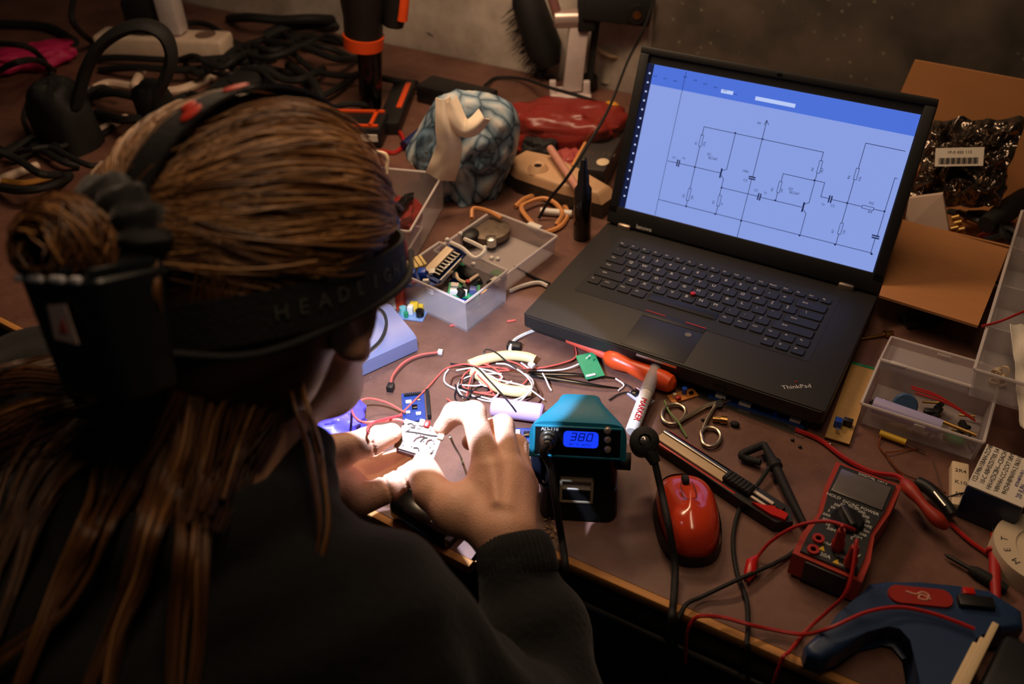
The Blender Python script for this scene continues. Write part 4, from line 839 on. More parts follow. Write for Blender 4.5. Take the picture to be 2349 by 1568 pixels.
for k in range(9):
    x, y = 2200 + k * 14, 470 + k * 9; z = .012 + .010 * (k % 4)
    pts = [T(x + rr.uniform(-30, 10), y + rr.uniform(-20, 30), z), T(x + 30, y + rr.uniform(-5, 40), z + .012), T(x + 70, y + rr.uniform(10, 50), z), T(x + 110, y + rr.uniform(30, 60), z - .003)]
    pts = [Vector((min(max(p.x, bxx0 + .02), bxx1 - .02), min(max(p.y, yb0 + .02), yb1 - .02), p.z)) for p in pts]
    wire(('dark red' if k % 4 == 1 else 'black') + ' cable lying in the cardboard box below the antistatic bag', pts, .0045, bmats[k % 4], 'cable', 'cable', 'dark red cables in the cardboard box' if k % 4 == 1 else 'black cables in the cardboard box')
for k, (x, y) in enumerate(((2192, 500), (2198, 512), (2190, 525), (2205, 528))):
    g = G(); p = T(x, y, .058); g.cyl(p - Vector((.004, 0, .002)), p + Vector((.004, .002, .002)), .0045, n=12); g.solo('brass_fitting', brass, 'little brass fitting beside the pale carton in the cardboard box', 'fitting', 'brass fittings beside the carton')
g = G(); A, B = T(2262, 516, .050), T(2352, 452, .060); g.tube([A, (A + B) / 2, B], [.012, .016, .014], 12); g.solo('dark_pouch', blackm, 'black rolled pouch in the cardboard box right of the antistatic bag', 'pouch')
# compartment case at the far right edge
oc_c = [T(2250, 838, .048), T(2312, 582, .075)]
a = T(2238, 838, .092); b = T(2338, 505, .092); yd = b - a; cl = yd.length + .03; an = math.atan2(yd.y, yd.x) - math.pi / 2
cwid = .16; ctr = (a + b) / 2 + Vector((math.cos(an), math.sin(an), 0)) * cwid / 2
oc = thing('compartment_case', 'clear compartment case with parts and red wires at the right edge', 'plastic box', (ctr.x, ctr.y, TAB + .0615), an, 'clear plastic parts boxes')
g = G(); g.tray(cwid, cl, .036, .002, 0, 1, taper=.003)
for k in range(3): g.box((0, -cl / 2 + cl * (k + 1) / 4, .017), (cwid - .006, .0015, .03))
g.part('box_body', [clearp, clearr], oc)
G().box((ctr.x + .02, yb0 - .115, TAB + .030), (cwid + .02, .17, .060), bev=.004).solo('equipment_box', black, 'black equipment box under the near end of the compartment case', 'equipment box')
oc2 = lambda x, y, z: Vector((ctr.x + x * math.cos(an) - y * math.sin(an), ctr.y + x * math.sin(an) + y * math.cos(an), TAB + .0615 + z))
for k in range(6):
    p = oc2(-cwid / 2 + .022 + .007 * (k % 2), -cl / 2 + .030 + .008 * (k // 2), .006 + .003 * (k % 3)); g = G(); g.lathe([(.003, -.0015), (.0052, -.0015), (.0052, .0015), (.003, .0015)], p, rotm(rx=k, ry=.5 * k), n=16, closed=True)
    g.solo('cream_ring', cream, 'small cream ring in the near compartment of the clear case', 'ring', 'cream rings in the compartment case')
for k in range(4):
    p = oc2(-cwid / 2 + .05 + .012 * k, .02 + .03 * (k % 2), .012); G().box(p, (.03, .018, .014), rot=rotm(rz=.4 * k), bev=.002).solo('dark_module', [black, K('slate grey', S(80, 84, 96), .5)][k % 2], ['black', 'slate grey'][k % 2] + ' module in a middle compartment of the clear case', 'module', ['black', 'slate grey'][k % 2] + ' modules in the compartment case')
g = G(); q = [T(2318, 742, .112), T(2420, 745, .112), T(2440, 1010, .075), T(2342, 975, .072)]
g.grid(14, 18, lambda i, j: q[0].lerp(q[1], i).lerp(q[3].lerp(q[2], i), j) + Vector((0, 0, .006 * noise.noise(Vector((i * 4, j * 6, 1))) + .002 * noise.noise(Vector((i * 14, j * 16, 2)))))); o = g.solo('paper_sheet', paper, 'crinkled white paper sheet lying over the clear case at the right edge', 'paper'); o.modifiers.new('thickness', 'SOLIDIFY').thickness = .001
wire('thin red wire leading off the clear case over the cardboard flap', [T(2252, 748, .100), T(2290, 738, .104), T(2330, 722, .110), T(2380, 700, .112)], .0014, redr)

# ------------------------------------------------------------------ clear boxes left of the laptop
fb, fc, fa, fl_, fw = clear_box('open frosted box full of circuit modules in front of the floral bag', [(905, 622), (1067, 692), (1165, 622), (1012, 556)], .05)
lc_, la_, ll_, lw_ = fitrect([(1043, 592), (1172, 642), (1255, 540), (1082, 470)], .03)
lt = thing('box_lid', 'large frosted lid lying hollow side up behind the box of modules', 'box lid', (lc_.x, lc_.y, TAB + .002), la_)
g = G(); g.tray(ll_, lw_, .028, .0018, 0, 1, taper=.003); g.part('lid_tray', [clearp, clearr], lt)
g = G(); g.box((ll_ * .12, lw_ / 2 + .005, .026), (.022, .014, .003), bev=.001); g.box((ll_ * .12, lw_ / 2 + .010, .020), (.022, .003, .012), bev=.001); g.part('clasp', white, lt)
G().box((ll_ / 2 - .012, -lw_ / 2 + .010, .022), (.02, .014, .012), bev=.003).part('tape_patch', K('green tint tape', S(110, 190, 110), .4, clear=.4), lt)
def mid(x, y, h, b=None): return T(x, y, h)
mods = []
p = T(968, 640, .040); board('blue relay board with white terminals at the left end of the module box', 'relay_board', 'circuit board', p, fa + .5, .042, .026, blueb, [('block', -.3, .2, .010, .009, .010, bluebr), ('block', .05, .2, .010, .009, .010, bluebr), ('block', .36, .2, .008, .008, .008, white), ('block', -.2, -.3, .006, .004, .004, redr), ('block', .2, -.3, .008, .004, .006, white)], rot=(.25, -.15, fa + .5))
A, B = T(992, 632, .046), T(1044, 578, .060); d = B - A; mid_ = (A + B) / 2; rz = math.atan2(d.y, d.x)
lcd = thing('display_module', 'long beige and black display module sticking out of the module box', 'display module', mid_, 0, None, (0, -math.asin(d.z / d.length), rz))
G().box((0, 0, 0), (d.length + .012, .032, .003)).part('board', blueb, lcd)
G().box((0, .007, .0035), (d.length, .013, .005), bev=.001).part('beige_frame', cream, lcd)
g = G(); g.box((0, -.007, .003), (d.length, .012, .004), bev=.0006, mi=0)
for k in range(8): g.box((-d.length * .42 + k * d.length * .12, -.007, .0053), (.002, .011, .0006), mi=1)
g.part('contact_strip', [blackg, silver], lcd)
G().box((-d.length * .1, -.018, .001), (d.length * .9, .002, .006)).part('edge', silver, lcd)
wire('white flat cable forming a square loop above the module box', [T(1034, 556, .066), T(1062, 570, .070), T(1090, 592, .068), T(1112, 574, .070), T(1092, 560, .066), T(1066, 548, .060)], .0028, white, 'flat_cable', 'cable')
wire('cream cable curling in the middle of the module box', [T(1046, 626, .046), T(1052, 640, .046), T(1070, 648, .048), T(1082, 640, .050), T(1096, 630, .048)], .0022, cream, 'cable', 'cable')
p = T(1064, 668, .040); board('green board with white sockets at the near corner of the module box', 'socket_board', 'circuit board', p, fa + .6, .040, .026, greenb, [('block', -.3, -.3, .010, .006, .007, white), ('block', .0, -.3, .010, .006, .007, white), ('block', -.3, .15, .010, .007, .006, white), ('block', .3, -.1, .009, .009, .008, K('dusky blue', S(70, 80, 130), .4)), ('can', .1, .3, .003, .010, redr)], rot=(.1, .1, fa + .6))
rr = random.Random(5); cs = [black, black, blackg, darkmetal, bluebr, brass, white, greenb, black]
for k in range(26):
    x, y = rr.uniform(-.045, .048), rr.uniform(-.026, .034); p = loc2(fc, fa, x, y, rr.uniform(.018, .046)); m_ = cs[k % 9]; nm = {black: 'black', blackg: 'black', darkmetal: 'dark metal', bluebr: 'blue', brass: 'brass', white: 'white', greenb: 'green'}[m_]
    G().box(p, (rr.uniform(.010, .024), rr.uniform(.007, .014), rr.uniform(.006, .012)), rot=rotm(rr.uniform(-.5, .5), rr.uniform(-.5, .5), rr.uniform(0, 3)), bev=.0012).solo('electronic_part', m_, nm + ' electronic part in the heap inside the module box', 'electronic part', nm + ' parts in the module box')
for k, (x, y) in enumerate(((1026, 550), (1056, 536), (1112, 568), (1128, 592), (1142, 594), (1086, 606))):
    g = G(); g.ball(T(x, y, .058 if k < 2 else .052), .0034); g.solo('white_bead', white, 'tiny white bead connector on the heap at the back of the module box', 'bead', 'white beads of the module box')
dm = thing('speaker_motor', 'grey round motor assembly lying in the large frosted lid', 'motor', T(1112, 545, .010)); o = Vector()
g = G(); g.lathe([(.010, 0), (.030, 0), (.031, .004), (.031, .010), (.022, .013), (.010, .014)], (0, .012, 0), n=28); g.part('ring', K('dirty metal', S(110, 96, 82), .5, .5, var=.4, scale=120, bump=.4), dm)
g = G(); g.lathe([(.014, 0), (.014, .014), (.010, .017), (.004, .018)], (-.014, -.018, 0), n=22); g.part('cap', darkmetal, dm)
g = G(); g.lathe([(.008, 0), (.008, .012), (.003, .014)], (.018, -.012, 0), n=18); g.part('knob', silver, dm)
wire('orange cable end lying at the back of the large frosted lid', [T(1082, 500, .035), T(1086, 478, .040), T(1120, 484, .034), T(1150, 500, .030)], .0030, K('tan orange cable', S(206, 140, 84), .5), 'cable', 'cable')
bx2 = clear_box('upright frosted box holding a red bag, just right of the hair', [(800, 520), (958, 526), (1000, 402), (822, 378)], .06)
c2, a2, l2, w2 = bx2[1:]
def blob(c, r, amp, fr, seed, n=40, m=24, rz=0, ex=.7, zmin=None):
    g = G(); R_ = rotm(rz=rz)
    def f(i, j):
        a = 2 * math.pi * i; t = (j - .5) * math.pi * .999; cs_ = lambda v: math.copysign(abs(v) ** ex, v)
        d = Vector((cs_(math.cos(a)) * math.cos(t) ** ex, cs_(math.sin(a)) * math.cos(t) ** ex, cs_(math.sin(t))))
        q = d * fr + Vector((seed, seed * .7, 0)); k = 1 + amp * (noise.noise(q) + .6 * abs(noise.noise(q * 2.1)) - .3 + .3 * noise.noise(q * 4.3))
        o_ = R_ @ Vector((d.x * r[0] * k, d.y * r[1] * k, d.z * r[2] * k)) + Vector(c)
        if zmin is not None: o_.z = max(o_.z, zmin)
        return o_
    g.grid(n, m, f, wrapx=True); return g
redbag = K('red plastic film', S(140, 42, 36), .32, clear=.25, var=.25, scale=30)
blob(loc2(c2, a2, .018, -.010, .034), (.026, .036, .022), .25, 2.2, 3, rz=a2).solo('red_pouch', redbag, 'crinkled red plastic pouch inside the upright frosted box', 'pouch')
blob(loc2(c2, a2, .024, -.020, .060), (.007, .034, .008), .25, 2, 8, rz=a2 - .1).solo('black_tool', blackg, 'glossy black tool lying on the red pouch in the frosted box', 'tool')
g = G(); g.grid(10, 12, lambda i, j: loc2(c2, a2, -.062 + .045 * i, -.05 + .10 * j, .056 + .006 * noise.noise(Vector((i * 3, j * 4, 9))))); o = g.solo('paper_slip', paper, 'crumpled white paper slip left of the red pouch in the frosted box', 'paper'); o.modifiers.new('thickness', 'SOLIDIFY').thickness = .001
blob(loc2(c2, a2, -.045, .045, .050), (.012, .010, .012), .2, 2, 5).solo('green_stopper', K('grey green cap', S(120, 140, 120), .5), 'grey green stopper at the far left of the upright frosted box', 'stopper')
g = G(); g.tube(spline([loc2(c2, a2, -.07, .066, .058), loc2(c2, a2, -.068, .07, .085), loc2(c2, a2, -.03, .075, .088), loc2(c2, a2, -.028, .066, .060)]), .003, 8); g.solo('wire_bail', cream, 'cream wire bail at the back rim of the upright frosted box', 'handle')
bx3 = clear_box('low frosted box half hidden by the forehead lamp', [(850, 585), (925, 592), (968, 522), (880, 510)], .03)
m_, a_, l_ = lay((868, 632), (972, 592), .052)
rs = thing('terminal_strip', 'yellow cream terminal strip leaning on the corner of the module box', 'terminal strip', (m_.x, m_.y, TAB + .050), a_, None, (.35, .06, a_))
G().box((0, 0, 0), (l_, .018, .008), bev=.002).part('strip', K('cream yellow', S(214, 190, 120), .5), rs)
g = G()
for k in range(9): g.box((-l_ * .42 + k * l_ * .105, 0, .0044), (.0014, .016, .001))
g.part('slots', K('slot brown', S(120, 90, 50), .6), rs)
g = G(); p = T(915, 716, 0); a_ = .35; ct = thing('carton', 'small white and orange carton left of the module box', 'carton', (p.x - .022, p.y + .022, TAB), a_)
G().box((-.008, 0, .03), (.032, .045, .06), bev=.001).part('white_front', paper, ct); G().box((.013, 0, .03), (.010, .046, .061), bev=.001).part('orange_side', K('carton orange', S(206, 66, 30), .55), ct)
g = G()
for k in range(4): g.text('III', .004, at(-.008, -.0228, .018 + k * .008, 0, math.pi / 2), 0, .0001)
g.part('lettering', ink, ct)
# blue grey tape dispenser / instrument
c, a, l, w = fitrect([(836, 822), (941, 774), (902, 702), (800, 745)], .026); dv = thing('tape_dispenser', 'grey blue wedge shaped instrument with a window beside the face', 'instrument', (c.x, c.y, TAB), a)
l += .05; X = -.025
g = G(); g.prism([(-w / 2, .003), (w / 2, .003), (w / 2, .034), (w / 2 - .012, .038), (-w / 2 + .006, .026), (-w / 2, .022)], X - l / 2, X + l / 2, rot=Matrix(((0, 0, 1), (1, 0, 0), (0, 1, 0)))); g.part('body', K('blue grey plastic', S(112, 117, 152), .4, var=.05), dv)
g = G(); g.box((X, 0, .0015), (l - .006, w - .006, .003)); g.part('base_plate', blackm, dv)
tl = math.atan2(.012, w - .018)
g = G(); g.prism(rrect(l * .72, w * .62, .012, 5), 0, .0012, rot=rotm(rx=tl), c=(X - .01, .003, .0315)); g.part('window', K('window grey', S(150, 148, 142), .2), dv)
g = G(); g.text('7', .014, Matrix.Translation((X + l * .40, -.008, .0300)) @ rotm(rx=tl).to_4x4(), 0, .0003); g.part('emblem', white, dv)
wire('dark cable looping over the grey blue instrument', [T(858, 700, .050), T(880, 716, .049), T(886, 745, .042), T(872, 780, .036), T(845, 806, .031), T(835, 822, .010)], .0018, blackm, 'cable', 'cable')
p = T(945, 722, .001); board('little board with yellow, white and blue components beside the carton', 'component_board', 'circuit board', (p.x, p.y, TAB + .0005), .3, .036, .022, K('pale blue board', S(120, 150, 196), .4), [('can', -.32, 0, .0045, .010, K('mint', S(120, 190, 190), .4)), ('block', -.05, .1, .007, .008, .012, white), ('block', .05, .35, .010, .006, .014, yellowp), ('can', .32, -.05, .0055, .009, blackg), ('can', -.15, -.3, .003, .007, greenb), ('block', .3, .35, .006, .004, .012, yellowp)])
# violet film, board and black tool near the hands
blob(T(752, 965, .018), (.042, .028, .018), .25, 2, 12, rz=.6).solo('violet_pouch', K('violet film', S(96, 84, 214), .3, var=.2, scale=25), 'violet blue plastic pouch lying below the face', 'pouch')
m_, a_, l_ = lay((915, 1150), (1045, 1226), .012); bt = thing('black_gripper', 'black tool body with white print lying at the bench edge under the right wrist', 'tool', (m_.x, m_.y + .004, TAB), a_)
G().box((0, 0, .013), (l_, .040, .026), bev=.006).part('body', blackg, bt)
g = G(); g.text('made', .007, at(-l_ * .3, .008, .0262), 0, .0002); g.part('lettering', inkw, bt); g = G(); g.ball((l_ * .22, -.012, .0255), (.0022, .0022, .001)); g.part('dot', white, bt)
p = T(1212, 1020, .001); board('small dark blue board left of the teal station', 'sensor_board', 'circuit board', (p.x - .008, p.y + .012, TAB + .0005), .5, .03, .022, blueb, [('chip', 0, 0, .008, .008), ('block', -.35, 0, .005, .010, .004, white), ('can', .3, .2, .003, .006, silver)])
g = G(); rr = random.Random(31); o_ = T(1264, 1228, 0)
for k in range(70):
    p = o_ + Vector((rr.gauss(0, .005), rr.gauss(.004, .006), abs(rr.gauss(.001, .0015)))); p.y = max(p.y, YF + .002); g.box(p, (rr.uniform(.001, .004), .0012, .0008), rot=rotm(rr.uniform(0, 1), rr.uniform(0, 1), rr.uniform(0, 3)))
g.solo('wood_shavings', K('pale shavings', S(200, 170, 130), .8, var=.3), 'pale wood shavings on the bench edge below the teal station', 'shavings', kind='stuff')

# ------------------------------------------------------------------ behind: bag, red bag, stand, bottle, tool housing
wire('white cable running from the module box to the laptop', [(1168, 668, .003), (1200, 655, .004), (1235, 648, .004), (1256, 656, .003)], .0028, white, cat='cable')
wire('thin black cable between the frosted lid and the laptop', [(1180, 612, .003), (1210, 628, .003), (1240, 642, .003), (1262, 650, .003)], .0018, black, cat='cable')
bt = thing('dropper_bottle', 'slim black dropper bottle standing left of the laptop', 'bottle', T(1335, 545))
g = G(); g.lathe([(.0112, 0), (.0125, .002), (.0125, .066), (.0115, .070), (.0095, .072)], n=26); g.part('bottle', blackg, bt)
g = G(); g.lathe([(.0122, .068), (.0122, .080), (.0085, .086), (.0075, .106), (.0050, .112), (.0042, .126), (.0020, .128)], n=24); g.part('nozzle', black, bt)
tan = K('tan orange cable', S(206, 140, 84), .5)
wire('tan cable coiled in a ring behind the frosted lid', [(1182, 474, .004), (1205, 455, .004), (1240, 447, .004), (1280, 457, .004), (1302, 486, .004), (1290, 515, .004), (1262, 530, .005), (1238, 528, .010), (1196, 480, .012), (1216, 462, .012), (1248, 455, .011), (1274, 466, .010), (1290, 490, .010), (1276, 516, .004)], .0036, tan, 'cable_coil', 'cable')
g = G(); A, B = T(1240, 484, .006), T(1312, 490, .006); g.tube([A, B], .0055, 14); g.solo('glue_stick', white, 'short white glue stick lying inside the tan cable ring', 'glue stick')
m_, a_, l_ = lay((1165, 400), (1392, 488), .02); th_ = thing('tool_housing', 'beige moulded tool housing with a dark underside behind the tan cable ring', 'tool', (m_.x - .010, m_.y + .028, TAB), a_)
hp = [(-l_ / 2, -.02), (-l_ * .3, -.034), (l_ * .1, -.030), (l_ / 2, -.018), (l_ / 2, .016), (l_ * .1, .030), (-l_ * .25, .042), (-l_ / 2, .03)]
g = G(); g.prism(hp, .0, .024, top=1.0); g.part('underside', K('housing dark', S(58, 54, 48), .5), th_)
g = G(); g.prism(hp, .024, .040, top=.9); bmesh.ops.bevel(g.bm, geom=[e for e in g.bm.edges if e.verts[0].co.z > .03 and e.verts[1].co.z > .03], offset=.006, segments=3, affect='EDGES', profile=.5); g.part('shell', K('housing beige', S(196, 158, 122), .42, var=.06), th_, angle=50)
g = G(); g.lathe([(.006, .0), (.006, .008), (.0105, .010), (.014, .006), (.018, .0)], (-l_ * .16, -.012, .038), n=28, closed=True); g.part('boss', K('housing beige', S(196, 158, 122), .42), th_)
g = G(); g.cyl((-l_ * .16, -.012, .036), (-l_ * .16, -.012, .0445), .006, n=18); g.part('hole', blackg, th_)
g = G(); A, B = T(1262, 340, .055), T(1338, 452, .050); g.tube([A, B], .0060, 10); g.solo('pale_rod', K('dusky pink rod', S(196, 140, 124), .5), 'dusky pink rod leaning across the beige tool housing', 'rod')
m_, a_, l_ = lay((1372, 418), (1432, 300), .02); od = thing('drive_unit', 'dark flat drive unit with a tan edge, left of the laptop screen', 'drive', (m_.x - .006, m_.y, TAB), a_)
G().box((0, .010, .02), (l_, .05, .04), bev=.002).part('case', K('drive case', S(52, 48, 48), .45), od)
G().box((0, .036, .041), (l_, .004, .004)).part('edge', tan, od)
g = G(); g.ball((-l_ * .36, -.006, .041), (.012, .010, .002)); g.part('seal', cream, od)
g = G()
for k in range(6): g.box((-l_ * .22, -.018 + k * .008, .0405), (.012, .0015, .001))
g.part('contacts', silver, od)
# floral bag
def floral():
    m = bpy.data.materials.new('floral cloth'); m.use_nodes = True; N = m.node_tree.nodes; L = m.node_tree.links; b = N['Principled BSDF']; b.inputs['Roughness'].default_value = .55
    tc = N.new('ShaderNodeTexCoord'); mp = N.new('ShaderNodeMapping'); mp.inputs['Scale'].default_value = (24, 24, 13); mp.inputs['Rotation'].default_value = (.3, .5, .2)
    no = N.new('ShaderNodeTexNoise'); no.inputs['Scale'].default_value = 9; ad = N.new('ShaderNodeMixRGB'); ad.inputs[0].default_value = .05
    L.new(tc.outputs['Object'], no.inputs[0]); L.new(tc.outputs['Object'], ad.inputs[1]); L.new(no.outputs['Color'], ad.inputs[2]); L.new(ad.outputs[0], mp.inputs[0])
    v = N.new('ShaderNodeTexVoronoi'); v.inputs['Scale'].default_value = 1.5; v.feature = 'DISTANCE_TO_EDGE'; v2 = N.new('ShaderNodeTexVoronoi'); v2.inputs['Scale'].default_value = 1.5; L.new(mp.outputs[0], v2.inputs['Vector']); L.new(mp.outputs[0], v.inputs['Vector'])
    r = N.new('ShaderNodeValToRGB'); e = r.color_ramp.elements; e[0].position = 0; e[0].color = (*S(52, 70, 84), 1); e[1].position = .42; e[1].color = (*S(238, 234, 228), 1)
    for p, c in ((.02, S(84, 108, 126)), (.08, S(134, 160, 180)), (.22, S(186, 202, 212))): q = e.new(p); q.color = (*c, 1)
    L.new(v.outputs['Distance'], r.inputs[0])
    mx = N.new('ShaderNodeMix'); mx.data_type = 'RGBA'; mx.blend_type = 'MULTIPLY'; mx.inputs[0].default_value = .6
    r2 = N.new('ShaderNodeValToRGB'); r2.color_ramp.elements[0].color = (*S(120, 160, 190), 1); r2.color_ramp.elements[1].color = (*S(225, 215, 205), 1); L.new(v2.outputs['Color'], r2.inputs[0])
    L.new(r.outputs[0], mx.inputs[6]); L.new(r2.outputs[0], mx.inputs[7]); L.new(mx.outputs[2], b.inputs['Base Color']); return m
P0 = T(1060, 478); AZ = math.atan2(.5001, .8656)
vb = lambda x, y, k=0.0: VP(x, y, P0 + Vector((-math.sin(AZ), math.cos(AZ), 0)) * k, AZ)
outl = [(1008, 228), (1060, 214), (1120, 224), (1168, 240), (1190, 285), (1184, 345), (1150, 425), (1112, 484), (1056, 476), (990, 440), (952, 372), (932, 348), (958, 306), (985, 255)]
cen = vb(1062, 350, .052); OP = spline([vb(*p, .052) - cen for p in outl], 4, True)
fb_ = thing('floral_bag', 'crumpled blue and white floral cloth bag with a cream opening', 'bag', cen)
def bagf(i, j):
    k = OP[int(round(i * len(OP))) % len(OP)]; t = (j - .5) * math.pi * .998; nrm = Vector((math.sin(AZ), -math.cos(AZ), 0))
    p = k * (math.cos(t) ** .75) + nrm * (.045 * math.copysign(abs(math.sin(t)) ** .8, math.sin(t)))
    q = p * 26 + Vector((2, 5, 1)); n = abs(noise.noise(q)) * 1.0 + .5 * abs(noise.noise(q * 2.2)) + .15 * noise.noise(q * 5)
    r_ = p * (1.03 - .05 * n) + nrm * (.026 * (n - .4)) * (1 if t > 0 else .3); r_.z = max(r_.z, TAB + .001 - cen.z); return r_
g = G(); g.grid(len(OP), 30, bagf, wrapx=True); g.part('cloth', floral(), fb_, angle=70)
lin = K('cream lining', S(246, 228, 204), .6, var=.06)
def strip(ps, name, k0, w):                  # a folded strip of cloth on the front of the bag
    P = spline([vb(x, y, k) - cen for x, y, k in ps], 6); nrm = Vector((math.sin(AZ), -math.cos(AZ), 0)); g = G()
    def f(i, j):
        q = P[min(len(P) - 1, int(round(j * (len(P) - 1))))]; d = (P[min(len(P) - 1, int(round(j * (len(P) - 1))) + 1)] - P[max(0, int(round(j * (len(P) - 1))) - 1)]).normalized(); sd_ = d.cross(nrm)
        ww = w[0] + (w[1] - w[0]) * j
        return q + sd_ * ((i - .5) * ww) + nrm * (.010 * math.cos((i - .5) * 3) + .004 * noise.noise(q * 40 + Vector((i * 3, 0, 0))))
    g.grid(10, len(P), f); o = g.part(name, lin, fb_, angle=60); o.modifiers.new('thickness', 'SOLIDIFY').thickness = .002
strip([(1016, 222, .0), (1022, 290, -.012), (1030, 340, -.014), (1010, 405, -.010)], 'lining_fold', 0, (.022, .046))
strip([(1028, 228, .0), (1058, 290, -.014), (1085, 290, -.016), (1112, 262, -.008)], 'lining_edge', 0, (.030, .026))
g = G(); A, B = T(928, 336, .010), T(992, 285, .020); g.tube([A, B], .010, 12); g.solo('blue_handle', K('navy blue plastic', S(22, 38, 92), .4), 'navy blue handle sticking out left of the floral bag', 'handle')
# red bag with dark contents
c = T(1292, 298, .035); blob(c, (.105, .056, .044), .22, 1.5, 4, 60, 34, rz=.30, zmin=TAB + .001).solo('red_bag', redbag, 'red translucent plastic bag behind the floral bag, by the white stand', 'bag', angle=70)
blob(T(1238, 345, .026), (.030, .020, .022), .25, 2, 6, rz=.3).solo('black_spool', blackm, 'black lump poking out of the front of the red bag', 'spool')
blob(T(1312, 372, .020), (.022, .032, .018), .3, 2, 14, rz=.6).solo('pink_pouch', K('dusky pink film', S(176, 82, 80), .35, clear=.15), 'dusky pink plastic pouch in front of the red bag', 'pouch')
# white stand with black head
P0s = T(1308, 224); vs = lambda x, y, k=0: VP(x, y, P0s + Vector((-math.sin(AZ), math.cos(AZ), 0)) * k, AZ)
sn = thing('clamp_stand', 'white upright stand with a round joint and a black head at the wall', 'stand', P0s)
nrm = Vector((math.sin(AZ), -math.cos(AZ), 0)); rt = Vector((math.cos(AZ), math.sin(AZ), 0))
b0, b1 = vs(1312, 205) - P0s, vs(1330, 45) - P0s; wq = K('white painted metal', S(214, 200, 198), .4, .1)
g = G(); dd = (b1 - b0); ax = dd.normalized(); RM = Matrix((rt, ax.cross(rt), ax)).transposed()
g.box((b0 + b1) / 2, (.034, .022, dd.length), rot=RM, bev=.002); g.part('post', wq, sn)
g = G(); g.box((0, 0, .006), (.075, .05, .012), rot=rotm(rz=AZ), bev=.002); g.box((-.026, -.02, .018), (.012, .012, .036), rot=rotm(rz=AZ), bev=.002); g.box((.03, .006, .018), (.012, .012, .036), rot=rotm(rz=AZ), bev=.002); g.part('foot', wq, sn)
j0 = vs(1310, 42) - P0s; g = G(); g.tube([j0 - rt * .030, j0 - rt * .028, j0 + rt * .026, j0 + rt * .028], [.014, .016, .016, .014], 20); g.part('joint', K('joint metal', S(190, 170, 164), .3, .5), sn)
g = G(); g.tube([j0 - rt * .022, j0 - rt * .05 + Vector((0, 0, .09))], .009, 10); g.part('arm', K('dusky arm', S(140, 96, 92), .5), sn)
g = G(); h0 = vs(1415, 12) - P0s; g.box(h0, (.118, .045, .05), rot=rotm(ry=.14, rz=AZ), bev=.004); g.box(vs(1345, 20) - P0s, (.03, .035, .07), rot=rotm(rz=AZ), bev=.003); hd_ = g.part('head', blackm, sn)
g = G(); k0 = vs(1456, 18) - P0s + nrm * .024; g.tube([k0, k0 + nrm * .012], .016, 20); g.tube([k0 + nrm * .012, k0 + nrm * .014], .007, 14, 1); g.part('knob', [black, brass], hd_)
g = G(); g.box(vs(1362, 110) - P0s + nrm * -.01, (.012, .012, .14), rot=RM); g.part('black_rail', blackm, sn)
P1 = T(1392, 196); v1 = lambda x, y: VP(x, y, P1, AZ); sy = thing('syringe', 'clear glue syringe with a cream plunger standing by the wall', 'syringe', P1)
g = G(); a0, a1 = v1(1392, 192) - P1, v1(1400, 118) - P1; g.tube([a0, a0 * .9 + a1 * .1, a1], [.006, .015, .015], 16); g.part('barrel', K('clear barrel', S(206, 200, 186), .25, clear=.2), sy)
g = G(); a2_ = v1(1422, 52) - P1; g.tube([a1, a2_], .0075, 12); g.tube([a1 - (a2_ - a1) * .02, a1 + (a2_ - a1) * .06], .026, 18); g.part('plunger', cream, sy)
g = G(); p = T(1350, 205, .0); g.lathe([(.014, 0), (.017, .004), (.017, .024), (.012, .028)], p, n=22); g.solo('round_stopper', black, 'black round stopper between the white stand and the syringe', 'stopper')
g = G(); p = T(1402, 245, .010); g.ball(p, (.016, .012, .010)); g.solo('yellow_connector', K('amber plastic', S(228, 160, 40), .4), 'amber yellow connector lying right of the red bag', 'connector')
wire('black cable from the power brick past the stand to the laptop', [(1112, 196, .012), (1140, 178, .006), (1200, 181, .012), (1258, 200, .040), (1300, 212, .065), (1340, 224, .070), (1380, 240, .050), (1420, 275, .020), (1434, 292, .010)], .0030, blackm, cat='cable')
wire('thin black cable hanging from the stand down to the frosted lid', [YP(1512, -30, .64), YP(1475, 70, .62), YP(1440, 140, .60), T(1398, 246, .13), T(1350, 330, .11), T(1300, 408, .075), T(1262, 455, .035), T(1236, 500, .004)], .0024, blackm, cat='cable')
m_, a_, l_ = lay((958, 196), (1112, 232), .03); pbk = thing('power_brick', 'black laptop power brick lying before the wall', 'power adapter', (m_.x, m_.y + .02, TAB), a_)
G().box((0, 0, .017), (l_, .055, .034), bev=.004).part('case', black, pbk); g = G(); g.tube([(-l_ / 2, 0, .015), (-l_ / 2 - .02, 0, .012)], [.006, .0035], 10); g.part('strain_relief', blackm, pbk)
br = thing('bristly_form', 'tufted black shape for a dark patch on the wall left of the white stand', 'form', YP(1230, 60, .700)); o = YP(1230, 60, .700)  # models a dark patch on the wall as a tufted black shape
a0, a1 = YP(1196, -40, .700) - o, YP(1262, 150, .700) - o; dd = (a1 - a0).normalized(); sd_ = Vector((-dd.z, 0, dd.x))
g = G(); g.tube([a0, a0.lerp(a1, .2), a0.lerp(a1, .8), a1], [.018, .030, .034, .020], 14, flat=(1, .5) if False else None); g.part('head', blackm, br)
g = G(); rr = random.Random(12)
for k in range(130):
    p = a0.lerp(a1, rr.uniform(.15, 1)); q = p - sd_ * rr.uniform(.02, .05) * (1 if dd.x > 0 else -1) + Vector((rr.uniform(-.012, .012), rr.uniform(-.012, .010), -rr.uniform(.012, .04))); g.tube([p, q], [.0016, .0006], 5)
bs = g.part('dark_tufts', blackm, br)
